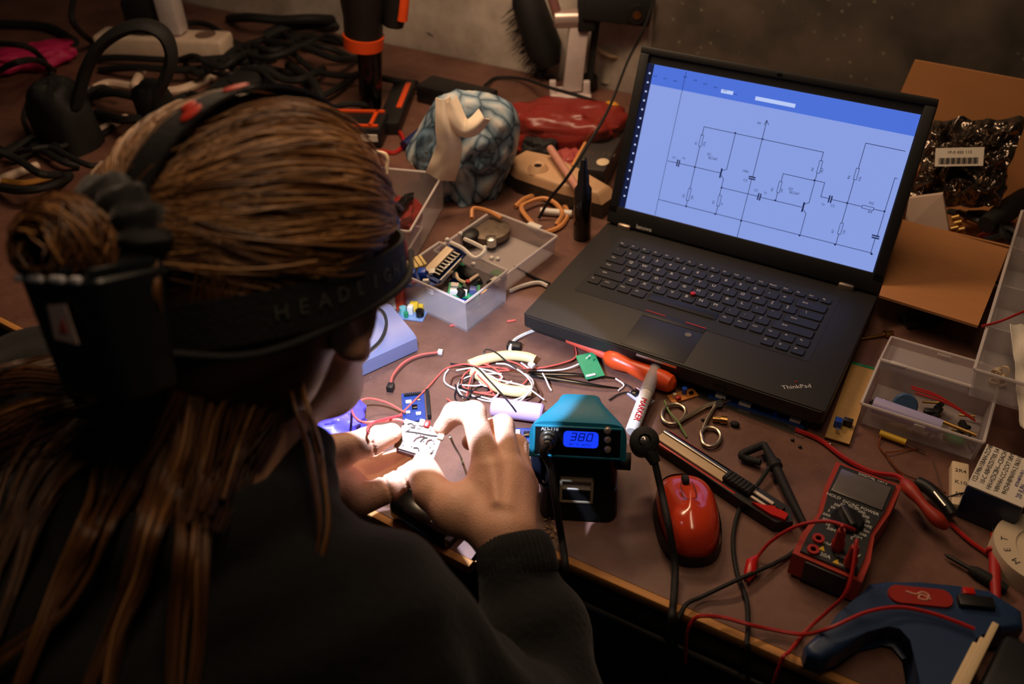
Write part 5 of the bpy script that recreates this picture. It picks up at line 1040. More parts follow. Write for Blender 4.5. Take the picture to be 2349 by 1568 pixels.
# black and orange standing power tool
P2 = T(850, 258); v2 = lambda x, y, k=0: VP(x, y, P2 + Vector((-math.sin(AZ), math.cos(AZ), 0)) * k, AZ) - P2
pt = thing('power_tool', 'black and orange power tool standing upright on its shaft', 'power tool', P2)
g = G(); g.tube([v2(852, 256), v2(850, 240), v2(848, 112)], [.016, .020, .022], 18); g.part('shaft', blackg, pt)
g = G(); g.tube([v2(834, 108), v2(834, 80)], [.034, .036], 22); g.part('collar', orangep, pt)
g = G(); a0, a1 = v2(834, 82), v2(832, -70); g.tube([a0, a0.lerp(a1, .3), a0.lerp(a1, .5), a1], [.033, .034, .038, .040], 22); g.part('body', black, pt)
g = G(); g.tube([v2(902, 58), v2(906, 20), v2(912, -60)], [.018, .021, .024], 14); hnd = g.part('handle', black, pt)
g = G(); g.tube([v2(922, 46, -.012), v2(926, 0, -.012), v2(926, -60, -.012)], .010, 10); g.part('grip_stripe', orangep, hnd)
g = G(); g.tube([v2(850, -66), v2(914, -60)], .024, 12); g.part('bridge', black, pt)
m_, a_, l_ = lay((908, 192), (866, 290), .012); kb = thing('knife_case', 'black case with an orange strip lying beside the standing tool', 'case', (m_.x + .022, m_.y, TAB), a_)
G().box((0, 0, .012), (l_, .040, .024), bev=.004).part('case', black, kb); G().box((-l_ * .12, .010, .0245), (l_ * .58, .010, .003), bev=.001).part('strip', orangep, kb)
m_, a_, l_ = lay((668, 288), (866, 292), .03); ot = thing('tool_tray', 'flat black and orange tool tray behind the head', 'tool tray', (m_.x, m_.y + .02, TAB), a_)
G().box((0, 0, .018), (l_, .075, .036), bev=.004).part('tray', black, ot)
g = G()
for s in (-1, 1): g.box((.01, s * .028, .037), (l_ * .8, .006, .004)); g.box((s * l_ * .38, 0, .037), (.006, .06, .004))
g.part('frame', orangep, ot)
G().box((l_ * .3, -.0385, .02), (.05, .002, .012)).part('label_sheet', white, ot)
wire('red lead loop right of the black and orange tray', [(868, 302, .004), (900, 300, .004), (918, 304, .005), (926, 330, .004), (905, 350, .003), (872, 346, .003)], .0035, redr, cat='cable')
# power strip with plugs, headphones, pouch
m_, a_, l_ = lay((222, 104), (502, 116), .02); ps = thing('power_strip', 'white power strip with round sockets at the back left of the bench', 'power strip', (m_.x, m_.y + .02, TAB), a_)
G().box((0, 0, .022), (l_ * 1.05, .062, .044), bev=.008, seg=3).part('body', K('warm white plastic', S(226, 204, 184), .4), ps)
for k in range(4): g = G(); g.lathe([(.010, 0), (.019, 0), (.021, .0016), (.019, .002), (.017, -.0005)], (-l_ * .36 + k * l_ * .24, 0, .0442), n=24); g.part('socket', K('socket shade', S(120, 96, 82), .6), ps)
w3 = lambda x, z=0, y=0: Vector((m_.x + x * math.cos(a_) - y * math.sin(a_), m_.y + .02 + x * math.sin(a_) + y * math.cos(a_), TAB + z))
wp = thing('charger_plug', 'tall white charger plugged into the power strip', 'charger', w3(l_ * .12, .046), a_)
G().box((0, .0, .09), (.042, .040, .18), bev=.006).part('body', K('greyish white plastic', S(206, 196, 196), .4), wp); G().cyl((0, 0, -.001), (0, 0, .004), .018, n=18).part('plug', white, wp)
bp = thing('black_plug', 'bulky black plug in the middle socket of the power strip', 'plug', w3(-l_ * .12, .046), a_)
G().box((0, 0, .035), (.062, .045, .07), bev=.008).part('body', black, bp); g = G(); g.tube([(0, 0, .068), (0, .005, .10)], [.012, .008], 12); g.part('strain_relief', blackm, bp)
P3 = T(190, 345); v3 = lambda x, y, k=0: VP(x, y, P3 + Vector((-math.sin(AZ), math.cos(AZ), 0)) * k, AZ) - P3
hp_ = thing('headphones', 'black headphones standing among the cables at the back left', 'headphones', P3)
g = G(); g.tube(spline([v3(176, 240), v3(196, 165), v3(226, 110), v3(275, 72), v3(330, 58), v3(375, 78), v3(393, 122), v3(384, 168), v3(362, 214)]), .013, 10, flat=(1.5, .75)); g.part('headband', blackm, hp_)
blob(v3(150, 288, .02), (.055, .045, .085), .12, 2, 3, zmin=.001).part('ear_cup', blackm, hp_); blob(v3(352, 236, .05), (.028, .03, .040), .12, 2, 7, zmin=.001).part('ear_cup', blackm, hp_)
c = T(70, 130, .022); blob(c, (.085, .045, .024), .3, 1.6, 2, rz=1.0, zmin=TAB + .001).solo('pink_pouch', K('magenta cloth', S(190, 30, 92), .6, var=.15), 'magenta pink cloth pouch at the left edge of the bench', 'pouch')
m_, a_, l_ = lay((482, 232), (628, 166), .02); g = G(); blob((0, 0, .022), (l_ / 2, .034, .022), .06, 1.5, 5).solo('black_handset', blackm, 'long black rounded handset lying behind the hair', 'handset', None, (m_.x, m_.y, TAB), a_)
cw = K('warm white cable', S(222, 196, 176), .45)
wire('white cable winding behind the hair from a white plug', [(214, 204, .008), (250, 191, .006), (300, 198, .006), (352, 208, .007), (412, 206, .008), (468, 184, .008), (500, 165, .008), (532, 148, .006)], .0085, cw, cat='cable', n=8)
cap_tube('short white tube standing off the winding white cable', 'white_tube', 'tube', (308, 198), (326, 160), .009, cw, .012)
g = G(); g.ball(T(198, 214, .012), .012); g.solo('white_plug', white, 'small white plug at the left end of the winding cable', 'plug')
cap_tube('white rod just above the hair at the upper left', 'white_rod', 'rod', (203, 312), (294, 268), .0075, cw); cap_tube('white rod at the left edge among the cables', 'white_rod', 'rod', (-20, 420), (90, 378), .0075, cw)
wire('ochre cable lying at the left edge below the white rod', [(5, 414, .012), (60, 420, .006), (140, 402, .006)], .005, K('ochre cable', S(170, 120, 50), .5), cat='cable')
z1 = lambda x, y: (x * .287, y * .287); z2_ = lambda x, y: (500 + x * .287, y * .287)
tang = [(.010, 'thick black cable crossing the top left corner', [z1(-100, 190), z1(250, 200), z1(430, 235), z1(600, 340)]),
 (.006, 'black cable curving over the magenta pouch', [z1(-60, 345) + (.085,), z1(200, 370) + (.085,), z1(330, 460) + (.03,), z1(420, 600)]),
 (.006, 'black cable passing below the magenta pouch', [z1(-60, 600), z1(100, 510) + (.078,), z1(290, 480) + (.05,), z1(430, 560)]),
 (.0065, 'black cable falling from the top into the left of the power strip', [z1(600, -60) + (.10,), z1(570, 120) + (.07,), z1(620, 230) + (.04,), z1(750, 345)]),
 (.004, 'thin black cable looping left of the headphones', [z1(560, 670), z1(300, 720), z1(200, 880), z1(215, 1020), z1(310, 1160), z1(450, 1250)]),
 (.006, 'black cable from the left edge below the headphones', [z1(-60, 1260), z1(160, 1150), z1(320, 1190), z1(500, 1290), z1(640, 1330)]),
 (.007, 'dark cable along the left edge above the ochre cable', [z1(-80, 1480), z1(150, 1520), z1(380, 1490), z1(560, 1400)]),
 (.010, 'thick black cable behind the power strip running right', [z2_(90, 150), z2_(250, 140), z2_(500, 160), z2_(760, 150), z2_(1060, 165)]),
 (.007, 'black cable from the power strip rising to the right', [z2_(30, 520), z2_(150, 400), z2_(330, 325), z2_(520, 285), z2_(780, 300), z2_(1010, 345)]),
 (.013, 'thickest black cable arching towards the standing tool', [z2_(380, 290), z2_(520, 225), z2_(700, 190), z2_(1020, 200)]),
 (.006, 'black cable sloping down behind the standing tool to the brick', [z2_(360, 310), z2_(600, 430), z2_(760, 560), z2_(980, 605), z2_(1180, 600), z2_(1420, 645), z2_(1590, 665)]),
 (.007, 'black cable bending from the tangle to the tool shaft', [z2_(400, 330) + (.014,), z2_(700, 385) + (.01,), z2_(950, 470), z2_(1130, 462)]),
 (.006, 'black cable looping in front of the tangle', [z2_(560, 860), z2_(720, 700), z2_(640, 610) + (.01,), z2_(480, 560), z2_(330, 520)]),
 (.006, 'black cable from the tray up to the tool shaft', [z2_(700, 880), z2_(820, 780), z2_(960, 700), z2_(1110, 590)]),
 (.008, 'black cable turning down to the orange tray', [z2_(560, 520), z2_(700, 600), z2_(800, 720), z2_(830, 880)]),
 (.004, 'thin grey black cable running up the foot of the wall', [z2_(1310, 190), z2_(1500, 200), z2_(1700, 270), z2_(1830, 395)]),
 (.006, 'black cable along the near side of the handset', [z2_(-100, 850), z2_(150, 870), z2_(420, 880), z2_(600, 850)]),
 (.007, 'black cable crossing under the white cable', [z1(700, 480), z1(950, 460), z1(1400, 480), z1(1800, 460), z1(2150, 400)]),
 (.007, 'black cable below the power strip front', [z1(800, 560), z1(1100, 540), z1(1500, 560), z1(1900, 500), z1(2200, 470)]),
 (.008, 'black cable heap strand right of the headphones', [z1(700, 780), z1(900, 740), z1(1150, 800), z1(1250, 900), z1(1000, 960), z1(780, 900)]),
 (.006, 'black cable loop in front of the headphone cup', [z1(350, 1180), z1(520, 1080), z1(760, 1090), z1(900, 1000), z1(760, 900), z1(600, 960)])]
rr = random.Random(3)
for k in range(16):
    x, y = [(rr.uniform(400, 780), rr.uniform(60, 235)), (rr.uniform(20, 190), rr.uniform(190, 380))][k % 3 == 2]; a = rr.uniform(-.5, .5); L_ = rr.uniform(60, 130); pts = []
    for i in range(6): pts.append((x + (i - 2.5) * L_ / 2.5 * math.cos(a), y + (i - 2.5) * L_ / 5 * math.sin(a) + 16 * math.sin(i * 1.5 + k), rr.uniform(.012, .026)))
    tang.append((rr.uniform(.0045, .0075), ('black cable strand of the tangle between the handset and the power tool' if k % 3 != 2 else 'black cable strand of the heap round the headphones'), pts))
for k_, (r, l_, pts) in enumerate(tang): wire(l_, [(p[0], p[1], (p[2] if len(p) > 2 else r) + (.011 * (k_ % 4) if 0 < i_ < len(pts) - 1 else 0)) for i_, p in enumerate(pts)], r, blackm, 'cable', 'cable', 'cable tangle by the power tool' if 'between the handset' in l_ else 'cable heap by the headphones' if 'heap round' in l_ else None, n=8)
# ------------------------------------------------------------------ the person: one continuous body grown from a distance field
Hc = Q(620, 600, .66)
F_ = Vector(CR.T @ np.array([.50, -.24, .832])).normalized(); D_ = Vector(CR.T @ np.array([.07, .97, .238])); D_ = (D_ - F_ * D_.dot(F_)).normalized()
U_ = -D_; R_h = F_.cross(U_)
HM = Matrix((R_h, F_, U_)).transposed()      # head axes: x right, y forward, z up
def hp(x, y, z): return Hc + HM @ Vector((x, y, z))
class Field:
    def __init__(s, ax): s.ax = [np.asarray(a, np.float32) for a in ax]; s.D = np.full([len(a) for a in s.ax], 1.0, np.float32)
    def sub(s, lo, hi):
        sl = []
        for a, l, h in zip(s.ax, lo, hi):
            i = max(0, int(np.searchsorted(a, l)) - 1); j = min(len(a), int(np.searchsorted(a, h)) + 1)
            if j <= i: return None, None
            sl.append(slice(i, j))
        return tuple(sl), np.meshgrid(*[a[q] for a, q in zip(s.ax, sl)], indexing='ij', sparse=True)
    def comb(s, sl, d, k, op):
        E = s.D[sl]
        if op == 'add':
            h = np.maximum(k - np.abs(E - d), 0) / k; s.D[sl] = np.minimum(E, d) - h * h * k * .25
        else:
            d = -d; h = np.maximum(k - np.abs(E - d), 0) / k; s.D[sl] = np.maximum(E, d) + h * h * k * .25
    def cone(s, a, b, ra, rb, k=.006, op='add'):
        a, b = np.array(a), np.array(b); m = max(ra, rb) + .03
        sl, X = s.sub(np.minimum(a, b) - m, np.maximum(a, b) + m)
        if sl is None: return
        ba = b - a; L2 = float(ba @ ba) + 1e-12
        t = np.clip(((X[0] - a[0]) * ba[0] + (X[1] - a[1]) * ba[1] + (X[2] - a[2]) * ba[2]) / L2, 0, 1)
        d = np.sqrt((X[0] - a[0] - t * ba[0]) ** 2 + (X[1] - a[1] - t * ba[1]) ** 2 + (X[2] - a[2] - t * ba[2]) ** 2) - (ra + (rb - ra) * t)
        s.comb(sl, d, k, op)
    def chain(s, ps, rs, k=.006, op='add'):
        for i in range(len(ps) - 1): s.cone(ps[i], ps[i + 1], rs[i], rs[i + 1], k, op)
    def ell(s, c, r, M=None, k=.006, op='add'):
        c = np.array(c); m = max(r) + .03; sl, X = s.sub(c - m, c + m)
        if sl is None: return
        M = np.eye(3) if M is None else np.array(M)
        q = [(X[0] - c[0]) * M[0][i] + (X[1] - c[1]) * M[1][i] + (X[2] - c[2]) * M[2][i] for i in range(3)]
        k0 = np.sqrt(sum((q[i] / r[i]) ** 2 for i in range(3))) + 1e-9; k1 = np.sqrt(sum((q[i] / r[i] ** 2) ** 2 for i in range(3))) + 1e-9
        s.comb(sl, k0 * (k0 - 1) / k1, k, op)
    def mesh(s, name):                       # surface nets on the uneven grid
        D = s.D; I = D < 0; n = D.shape
        c = np.zeros([q - 1 for q in n], np.int8)
        for dx in (0, 1):
            for dy in (0, 1):
                for dz in (0, 1): c += I[dx:n[0] - 1 + dx, dy:n[1] - 1 + dy, dz:n[2] - 1 + dz]
        act = np.argwhere((c > 0) & (c < 8)); idx = np.full(c.shape, -1, np.int32); idx[tuple(act.T)] = np.arange(len(act))
        P = np.zeros((len(act), 3)); cnt = np.zeros(len(act)); A = s.ax
        for ax in range(3):
            o = [q for q in range(3) if q != ax]
            for u_ in (0, 1):
                for v_ in (0, 1):
                    a = act.copy(); a[:, o[0]] += u_; a[:, o[1]] += v_; b = a.copy(); b[:, ax] += 1
                    da, db = D[tuple(a.T)], D[tuple(b.T)]; m = (da < 0) != (db < 0); t = da[m] / (da[m] - db[m])
                    pa = np.stack([A[q][a[m][:, q]] for q in range(3)], 1); pb = np.stack([A[q][b[m][:, q]] for q in range(3)], 1)
                    P[m] += pa + (pb - pa) * t[:, None]; cnt[m] += 1
        P /= cnt[:, None]; Fc = []
        for ax in range(3):
            o = [(ax + 1) % 3, (ax + 2) % 3]
            lo = [slice(None)] * 3; hi = [slice(None)] * 3; lo[ax] = slice(0, n[ax] - 1); hi[ax] = slice(1, n[ax])
            for flip in (0, 1):
                X = np.argwhere((I[tuple(lo)] & ~I[tuple(hi)]) if not flip else (~I[tuple(lo)] & I[tuple(hi)]))
                X = X[(X[:, o[0]] > 0) & (X[:, o[1]] > 0) & (X[:, o[0]] < n[o[0]] - 1) & (X[:, o[1]] < n[o[1]] - 1)]
                q = []
                for u_, v_ in ((-1, -1), (0, -1), (0, 0), (-1, 0)):
                    y = X.copy(); y[:, o[0]] += u_; y[:, o[1]] += v_; q.append(idx[tuple(y.T)])
                q = np.stack(q, 1); Fc.append(q if not flip else q[:, ::-1])
        Fc = np.concatenate(Fc); Fc = Fc[(Fc >= 0).all(1)]
        me = bpy.data.meshes.new(name); me.vertices.add(len(P)); me.vertices.foreach_set('co', P.ravel()); me.loops.add(Fc.size); me.loops.foreach_set('vertex_index', Fc.ravel().astype(np.int32))
        me.polygons.add(len(Fc)); me.polygons.foreach_set('loop_start', np.arange(0, Fc.size, 4, dtype=np.int32)); me.update(calc_edges=True); me.validate()
        me.polygons.foreach_set('use_smooth', np.ones(len(me.polygons), bool)); me.update(); return me
def axis(*seg):                              # (from, to, step) runs of an uneven axis
    out = []
    for a, b, st_ in seg: out += list(np.linspace(a, b, max(2, int(round((b - a) / st_)) + 1))[:-1])
    return out + [seg[-1][1]]
# joints
NB = Vector((-.150, -.535, .985)); SRr, SLl = Vector((.000, -.545, .940)), Vector((-.335, -.505, .955))
WR, WL = Q(1156, 1232, .815), Q(706, 1092, .845)
ER, EL = Q(1290, 1800, .745), Vector((-.43, -.43, .79))
J = lambda *p: [Q(*q) for q in p]
HANDS = [
 # right hand: back of the hand and five fingers
 ('cone', J((1150, 1215, .817), (1122, 1080, .842)), (.0235, .0150), .012), ('cone', J((1156, 1215, .817), (1168, 1082, .845)), (.0225, .0145), .012), ('cone', J((1166, 1215, .822), (1190, 1098, .852)), (.0215, .0140), .012), ('cone', J((1166, 1215, .826), (1203, 1120, .864)), (.0200, .0135), .012),
 ('chain', J((1118, 1066, .842), (1086, 948, .858), (1042, 948, .872), (1014, 980, .878)), (.0132, .0112, .0102, .0082), .005),
 ('chain', J((1166, 1072, .848), (1152, 978, .870), (1112, 985, .894), (1078, 1014, .902)), (.0132, .0110, .0095, .0080), .005),
 ('chain', J((1190, 1090, .856), (1184, 1022, .880), (1144, 1012, .900), (1108, 1034, .906)), (.0128, .0106, .0092, .0078), .005),
 ('chain', J((1202, 1112, .866), (1194, 1064, .886), (1162, 1054, .904), (1132, 1066, .908)), (.0118, .0095, .0084, .0072), .005),
 ('chain', J((1120, 1205, .818), (1042, 1172, .826), (990, 1128, .842), (976, 1092, .852), (971, 1058, .864)), (.0200, .0190, .0150, .0128, .0098), .010),
 ('cone', J((1060, 1165, .828), (1112, 1096, .842)), (.0150, .0110), .016),
 # left hand, palm up: the thumb on top, fingers under the board
 ('cone', J((712, 1088, .846), (800, 1096, .872)), (.0230, .0130), .014), ('cone', J((714, 1094, .846), (806, 1118, .866)), (.0230, .0130), .014), ('cone', J((716, 1100, .844), (818, 1140, .852)), (.0210, .0140), .014),
 ('chain', J((712, 1078, .842), (742, 1046, .844), (790, 1030, .848), (848, 1012, .856), (898, 994, .866)), (.0210, .0180, .0132, .0122, .0098), .009),
 ('chain', J((806, 1086, .876), (878, 1064, .894), (924, 1048, .898), (958, 1036, .896)), (.0118, .0105, .0095, .0080), .004),
 ('chain', J((812, 1106, .876), (884, 1088, .896), (930, 1066, .898), (964, 1050, .894)), (.0118, .0105, .0095, .0080), .004),
 ('chain', J((818, 1130, .868), (890, 1106, .884), (930, 1082, .886), (956, 1062, .884)), (.0118, .0105, .0092, .0078), .004),
 ('chain', J((826, 1148, .850), (888, 1122, .858), (922, 1100, .864), (950, 1074, .870)), (.0145, .0125, .0108, .0086), .004)]
CREASE = [((888, 1122, .858), (826, 1148, .850), .0122), ((922, 1100, .864), (888, 1122, .858), .0106), ((848, 1012, .856), (790, 1030, .848), .0122)]
B_ = Field((axis((-.52, -.31, .008), (-.31, .02, .0016), (.02, .22, .008)), axis((-.92, -.56, .010), (-.56, -.37, .0032), (-.37, -.20, .0016), (-.20, -.16, .006)), axis((.40, .78, .010), (.78, .93, .0016), (.93, 1.24, .0032), (1.24, 1.27, .006))))
Mh = np.array(HM)
def head(f):
    f.ell(hp(0, -.008, .016), (.072, .092, .080), Mh, .02); f.ell(hp(0, .016, -.046), (.050, .050, .070), Mh, .035)
    f.cone(hp(0, .044, -.104), hp(0, .038, -.104), .016, .016, .03)
    for s in (-1, 1):
        f.cone(hp(s * .039, .002, -.068), hp(s * .013, .040, -.106), .015, .013, .025); f.ell(hp(s * .029, .047, -.036), (.019, .018, .017), Mh, .02); f.cone(hp(s * .012, .080, .004), hp(s * .040, .070, .004), .009, .008, .016)
    f.cone(hp(0, .074, -.008), hp(0, .083, -.044), .007, .0095, .012)
    for s in (-1, 1): f.cone(hp(s * .010, .075, -.048), hp(s * .010, .071, -.048), .0075, .0075, .008)
    for s in (-1, 1): f.ell(hp(s * .031, .086, -.014), (.015, .012, .010), Mh, .010, 'cut'); f.ell(hp(s * .031, .069, -.014), (.0125, .0125, .0115), Mh, .003)
    f.cone(hp(-.018, .067, -.075), hp(.018, .067, -.075), .007, .007, .008); f.cone(hp(-.016, .066, -.084), hp(.016, .066, -.084), .0075, .0075, .008); f.cone(hp(-.020, .0755, -.0795), hp(.020, .0755, -.0795), .0016, .0016, .004, 'cut')
    for s in (-1, 1):
        e = hp(s * .077, -.006, -.030); Me = np.array(HM @ rotm(rz=s * -.35, rx=-.2)); f.ell(e, (.0085, .019, .033), Me, .008); f.ell(e + HM @ Vector((s * .009, .004, .002)), (.006, .011, .021), Me, .005, 'cut')
        f.cone(e + HM @ Vector((s * .0, -.002, -.028)), e + HM @ Vector((s * .0, .002, -.031)), .007, .006, .006)
head(B_)
B_.cone(hp(0, -.020, -.055), NB + Vector((0, .01, 0)), .052, .060, .03)
B_.cone(NB, Vector((-.165, -.60, .84)), .060, .10, .04); B_.cone(Vector((-.165, -.60, .84)), Vector((-.17, -.70, .56)), .10, .11, .05); B_.cone(SLl, SRr, .036, .036, .03)
for S0, E0, W0 in ((SRr, ER, WR), (SLl, EL, WL)): B_.cone(S0, E0, .046, .038, .02); B_.cone(E0, W0, .038, .0245, .012)
for kind, ps, rs, k in HANDS:
    if kind == 'cone': B_.cone(ps[0], ps[1], rs[0], rs[1], k)
    else: B_.chain(ps, rs, k)
for at_, to_, r in CREASE:                   # skin folds at the finger joints
    c = np.array(Q(*at_)); ax = Vector(np.array(Q(*to_)) - c).normalized(); a = ax.orthogonal().normalized(); b = ax.cross(a); n_ = 16
    ring = [Vector(c) + a * (math.cos(2 * math.pi * i / n_) * (r + .0004)) + b * (math.sin(2 * math.pi * i / n_) * (r + .0004)) for i in range(n_ + 1)]
    for i in range(n_): B_.cone(ring[i], ring[i + 1], .0007, .0007, .0025, 'cut')
for kx, (a, b) in enumerate((((1130, 1072, .829), (1140, 1150, .804)), ((1172, 1086, .834), (1164, 1160, .806)))): B_.cone(Q(*a), Q(*b), .0022, .0018, .010)   # tendons
def skin_mat():
    m = mat('skin', S(224, 172, 142), .46, var=.10, scale=55, spec=.4); N = m.node_tree.nodes; L = m.node_tree.links; b = N['Principled BSDF']
    b.inputs['Subsurface Weight'].default_value = .12; b.inputs['Subsurface Radius'].default_value = (.012, .005, .003); b.inputs['Subsurface Scale'].default_value = .5
    tc = N.new('ShaderNodeTexCoord'); v = N.new('ShaderNodeTexVoronoi'); v.inputs['Scale'].default_value = 700; n = N.new('ShaderNodeTexNoise'); n.inputs['Scale'].default_value = 120; n.inputs['Detail'].default_value = 6
    L.new(tc.outputs['Object'], v.inputs['Vector']); L.new(tc.outputs['Object'], n.inputs['Vector'])
    ad = N.new('ShaderNodeMath'); ad.operation = 'ADD'; L.new(v.outputs['Distance'], ad.inputs[0]); L.new(n.outputs['Fac'], ad.inputs[1])
    bp = N.new('ShaderNodeBump'); bp.inputs['Strength'].default_value = .25; bp.inputs['Distance'].default_value = .0012; L.new(ad.outputs[0], bp.inputs['Height']); L.new(bp.outputs[0], b.inputs['Normal']); return m
skin = skin_mat()
person = bpy.data.objects.new('person', B_.mesh('person')); COL.objects.link(person); person.data.materials.append(skin)
person['label'] = 'person in black sweater, reddish blond hair, bent over a small held board'; person['category'] = 'person'
del B_
# sweater
Wf = Field((axis((-.56, .26, .005)), axis((-.95, -.24, .005)), axis((.40, 1.10, .005))))
Wf.ell((-.165, -.605, .845), (.175, .120, .185), np.array(rotm(rx=.35)), .05); Wf.ell((-.17, -.70, .60), (.165, .135, .20), np.array(rotm(rx=.15)), .06)
Wf.cone(SLl, SRr, .062, .062, .06); Wf.cone(NB + Vector((-.02, -.02, -.015)), SRr, .056, .056, .05); Wf.cone(NB + Vector((-.02, -.02, -.01)), SLl, .062, .060, .05)
for S0, E0, W0, q in ((SRr, ER, WR, Q(1180, 1262, .808)), (SLl, EL, WL, WL + (EL - WL).normalized() * .02)):
    Wf.cone(S0, E0, .066, .058, .04); mdp = E0.lerp(q, .6); Wf.cone(E0, mdp, .056, .047, .03); Wf.cone(mdp, q + (E0 - q).normalized() * .018, .047, .034, .015)
n_ = 20; cx = hp(0, -.045, -.105)
ringp = []
for i in range(n_):
    a = 2 * math.pi * i / n_; ringp.append(NB + Vector((.078 * math.cos(a), .076 * math.sin(a) + .012, .018 + .020 * math.sin(a) * -1 + .010 * math.cos(a))))
for i in range(n_): Wf.cone(ringp[i], ringp[(i + 1) % n_], .021, .021, .012)
Wf.cone(NB + Vector((0, .01, .10)), NB + Vector((0, .005, -.01)), .055, .058, .01, 'cut')
X, Y_, Z_ = np.meshgrid(*Wf.ax, indexing='ij', sparse=True)
Wf.D += .0030 * np.sin(46 * X + 30 * Z_ + 2.2 * np.sin(19 * Y_ + 8 * Z_)) * np.sin(33 * Y_ - 38 * Z_ + 1.5 * np.sin(23 * X)) + .0018 * np.sin(95 * X - 60 * Y_ + 2 * np.sin(41 * Z_))
knit = mat('black knit', S(25, 25, 25), .95, var=.3, scale=160, bump=.5, sheen=.08, spec=.2)
sw_me = Wf.mesh('sweater'); sweater = bpy.data.objects.new('sweater', sw_me); COL.objects.link(sweater); sweater.parent = person; sw_me.materials.append(knit)
del Wf
for W0, E0, q, r in ((WR, ER, Q(1180, 1262, .808), .0335), (WL, EL, WL + (EL - WL).normalized() * .02, .032)):
    d = (E0 - q).normalized(); a = d.orthogonal().normalized(); b = d.cross(a); g = G()
    def cuff(i, j):
        an_ = 2 * math.pi * i; k = r * (.93 + .10 * math.sin(j * 2.6)) + .0008 * math.cos(an_ * 44); k = k if 0 < j < 1 else k - .004
        return q - d * .012 + d * (.040 * j) + (a * math.cos(an_) + b * math.sin(an_)) * k
    g.grid(176, 8, cuff, wrapx=True); g.part('cuff', knit, sweater, angle=80)
trm = mat('dark jeans', S(28, 32, 40), .85, var=.2, scale=120)
Tf = Field((axis((-.42, .06, .010)), axis((-.90, -.18, .010)), axis((.0, .66, .010))))
for s, kx in ((-.07, -.02), (-.27, -.31)):
    Tf.cone((s, -.74, .50), (kx, -.34, .50), .088, .066, .05); Tf.cone((kx, -.34, .50), (kx, -.40, .10), .064, .050, .02); Tf.ell((kx, -.35, .040), (.045, .12, .045), None, .02)
Tf.ell((-.17, -.75, .52), (.17, .13, .11), None, .05)
tr_me = Tf.mesh('trousers'); o = bpy.data.objects.new('trousers', tr_me); COL.objects.link(o); o.parent = person; tr_me.materials.append(trm); del Tf

# ------------------------------------------------------------------ hair
def hair_mat():
    m = mat('reddish blond hair', S(136, 88, 46), .42, var=0, spec=.5); N = m.node_tree.nodes; L = m.node_tree.links; b = N['Principled BSDF']
    at_ = N.new('ShaderNodeAttribute'); at_.attribute_name = 'tone'; r = N.new('ShaderNodeValToRGB'); r.color_ramp.elements[0].color = (*S(30, 19, 11), 1); r.color_ramp.elements[1].color = (*S(204, 152, 94), 1)
    q = r.color_ramp.elements.new(.55); q.color = (*S(110, 70, 37), 1)
    L.new(at_.outputs['Fac'], r.inputs[0]); L.new(r.outputs[0], b.inputs['Base Color']); return m
hairm = hair_mat()
class Strands:
    def __init__(s): s.V = []; s.Fq = []; s.tone = []
    def add(s, P, r, tone, n=4):
        P = np.array([tuple(p) for p in P]); k = len(P); t = np.gradient(P, axis=0); t /= np.linalg.norm(t, axis=1)[:, None] + 1e-9
        up = np.array([.31, .22, .92]); x = np.cross(t, up); x /= np.linalg.norm(x, axis=1)[:, None] + 1e-9; y = np.cross(t, x); b0 = len(s.V)
        for i in range(k):
            rr_ = r * (1 - .75 * max(0, (i / (k - 1) - .7) / .3))
            for j in range(n):
                a = 2 * math.pi * j / n; s.V.append(P[i] + (x[i] * math.cos(a) + y[i] * math.sin(a)) * rr_); s.tone.append(tone)
        for i in range(k - 1):
            for j in range(n): s.Fq.append((b0 + i * n + j, b0 + i * n + (j + 1) % n, b0 + (i + 1) * n + (j + 1) % n, b0 + (i + 1) * n + j))
    def part(s, name, parent):
        me = bpy.data.meshes.new(name); me.from_pydata([tuple(v) for v in s.V], [], s.Fq); me.polygons.foreach_set('use_smooth', np.ones(len(me.polygons), bool))
        a = me.attributes.new('tone', 'FLOAT', 'POINT'); a.data.foreach_set('value', np.array(s.tone, np.float32)); me.materials.append(hairm)
        o = bpy.data.objects.new(name, me); COL.objects.link(o); o.parent = parent; return o
rnd = random.Random(77)
SK = np.array([.072, .092, .080]); SC = Vector((0, -.008, .016))
def scalp(d, off):
    d = np.array(d) / np.linalg.norm(d); k = 1 / math.sqrt(((d / SK) ** 2).sum()); return SC + Vector(d * (k + off))
# a close cap of hair under the strands
Cf = Field((axis((-.36, .02, .004)), axis((-.60, -.26, .004)), axis((.96, 1.26, .004))))
Cf.ell(hp(*SC), tuple(SK + .0075), Mh, .01); Cf.ell(hp(0, -.045, -.040), (.072, .062, .075), Mh, .03)
Cf.ell(hp(0, .095, -.075), (.085, .070, .082), Mh, .012, 'cut'); Cf.cone(hp(.09, .012, -.04), hp(.09, .0, -.08), .024, .024, .01, 'cut'); Cf.cone(hp(-.09, .012, -.04), hp(-.09, .0, -.08), .024, .024, .01, 'cut')
cap_me = Cf.mesh('hair'); a = cap_me.attributes.new('tone', 'FLOAT', 'POINT'); a.data.foreach_set('value', np.full(len(cap_me.vertices), .12, np.float32)); cap_me.materials.append(hairm); del Cf
hair = bpy.data.objects.new('hair', cap_me); COL.objects.link(hair); hair.parent = person
st_ = Strands()
def slerp(a, b, t):
    a = Vector(a).normalized(); b = Vector(b).normalized(); w = a.angle(b)
    return (a * math.sin((1 - t) * w) + b * math.sin(t * w)) / math.sin(w)
clumps = [(rnd.uniform(-1.85, 1.85), rnd.uniform(0, 1)) for _ in range(90)]
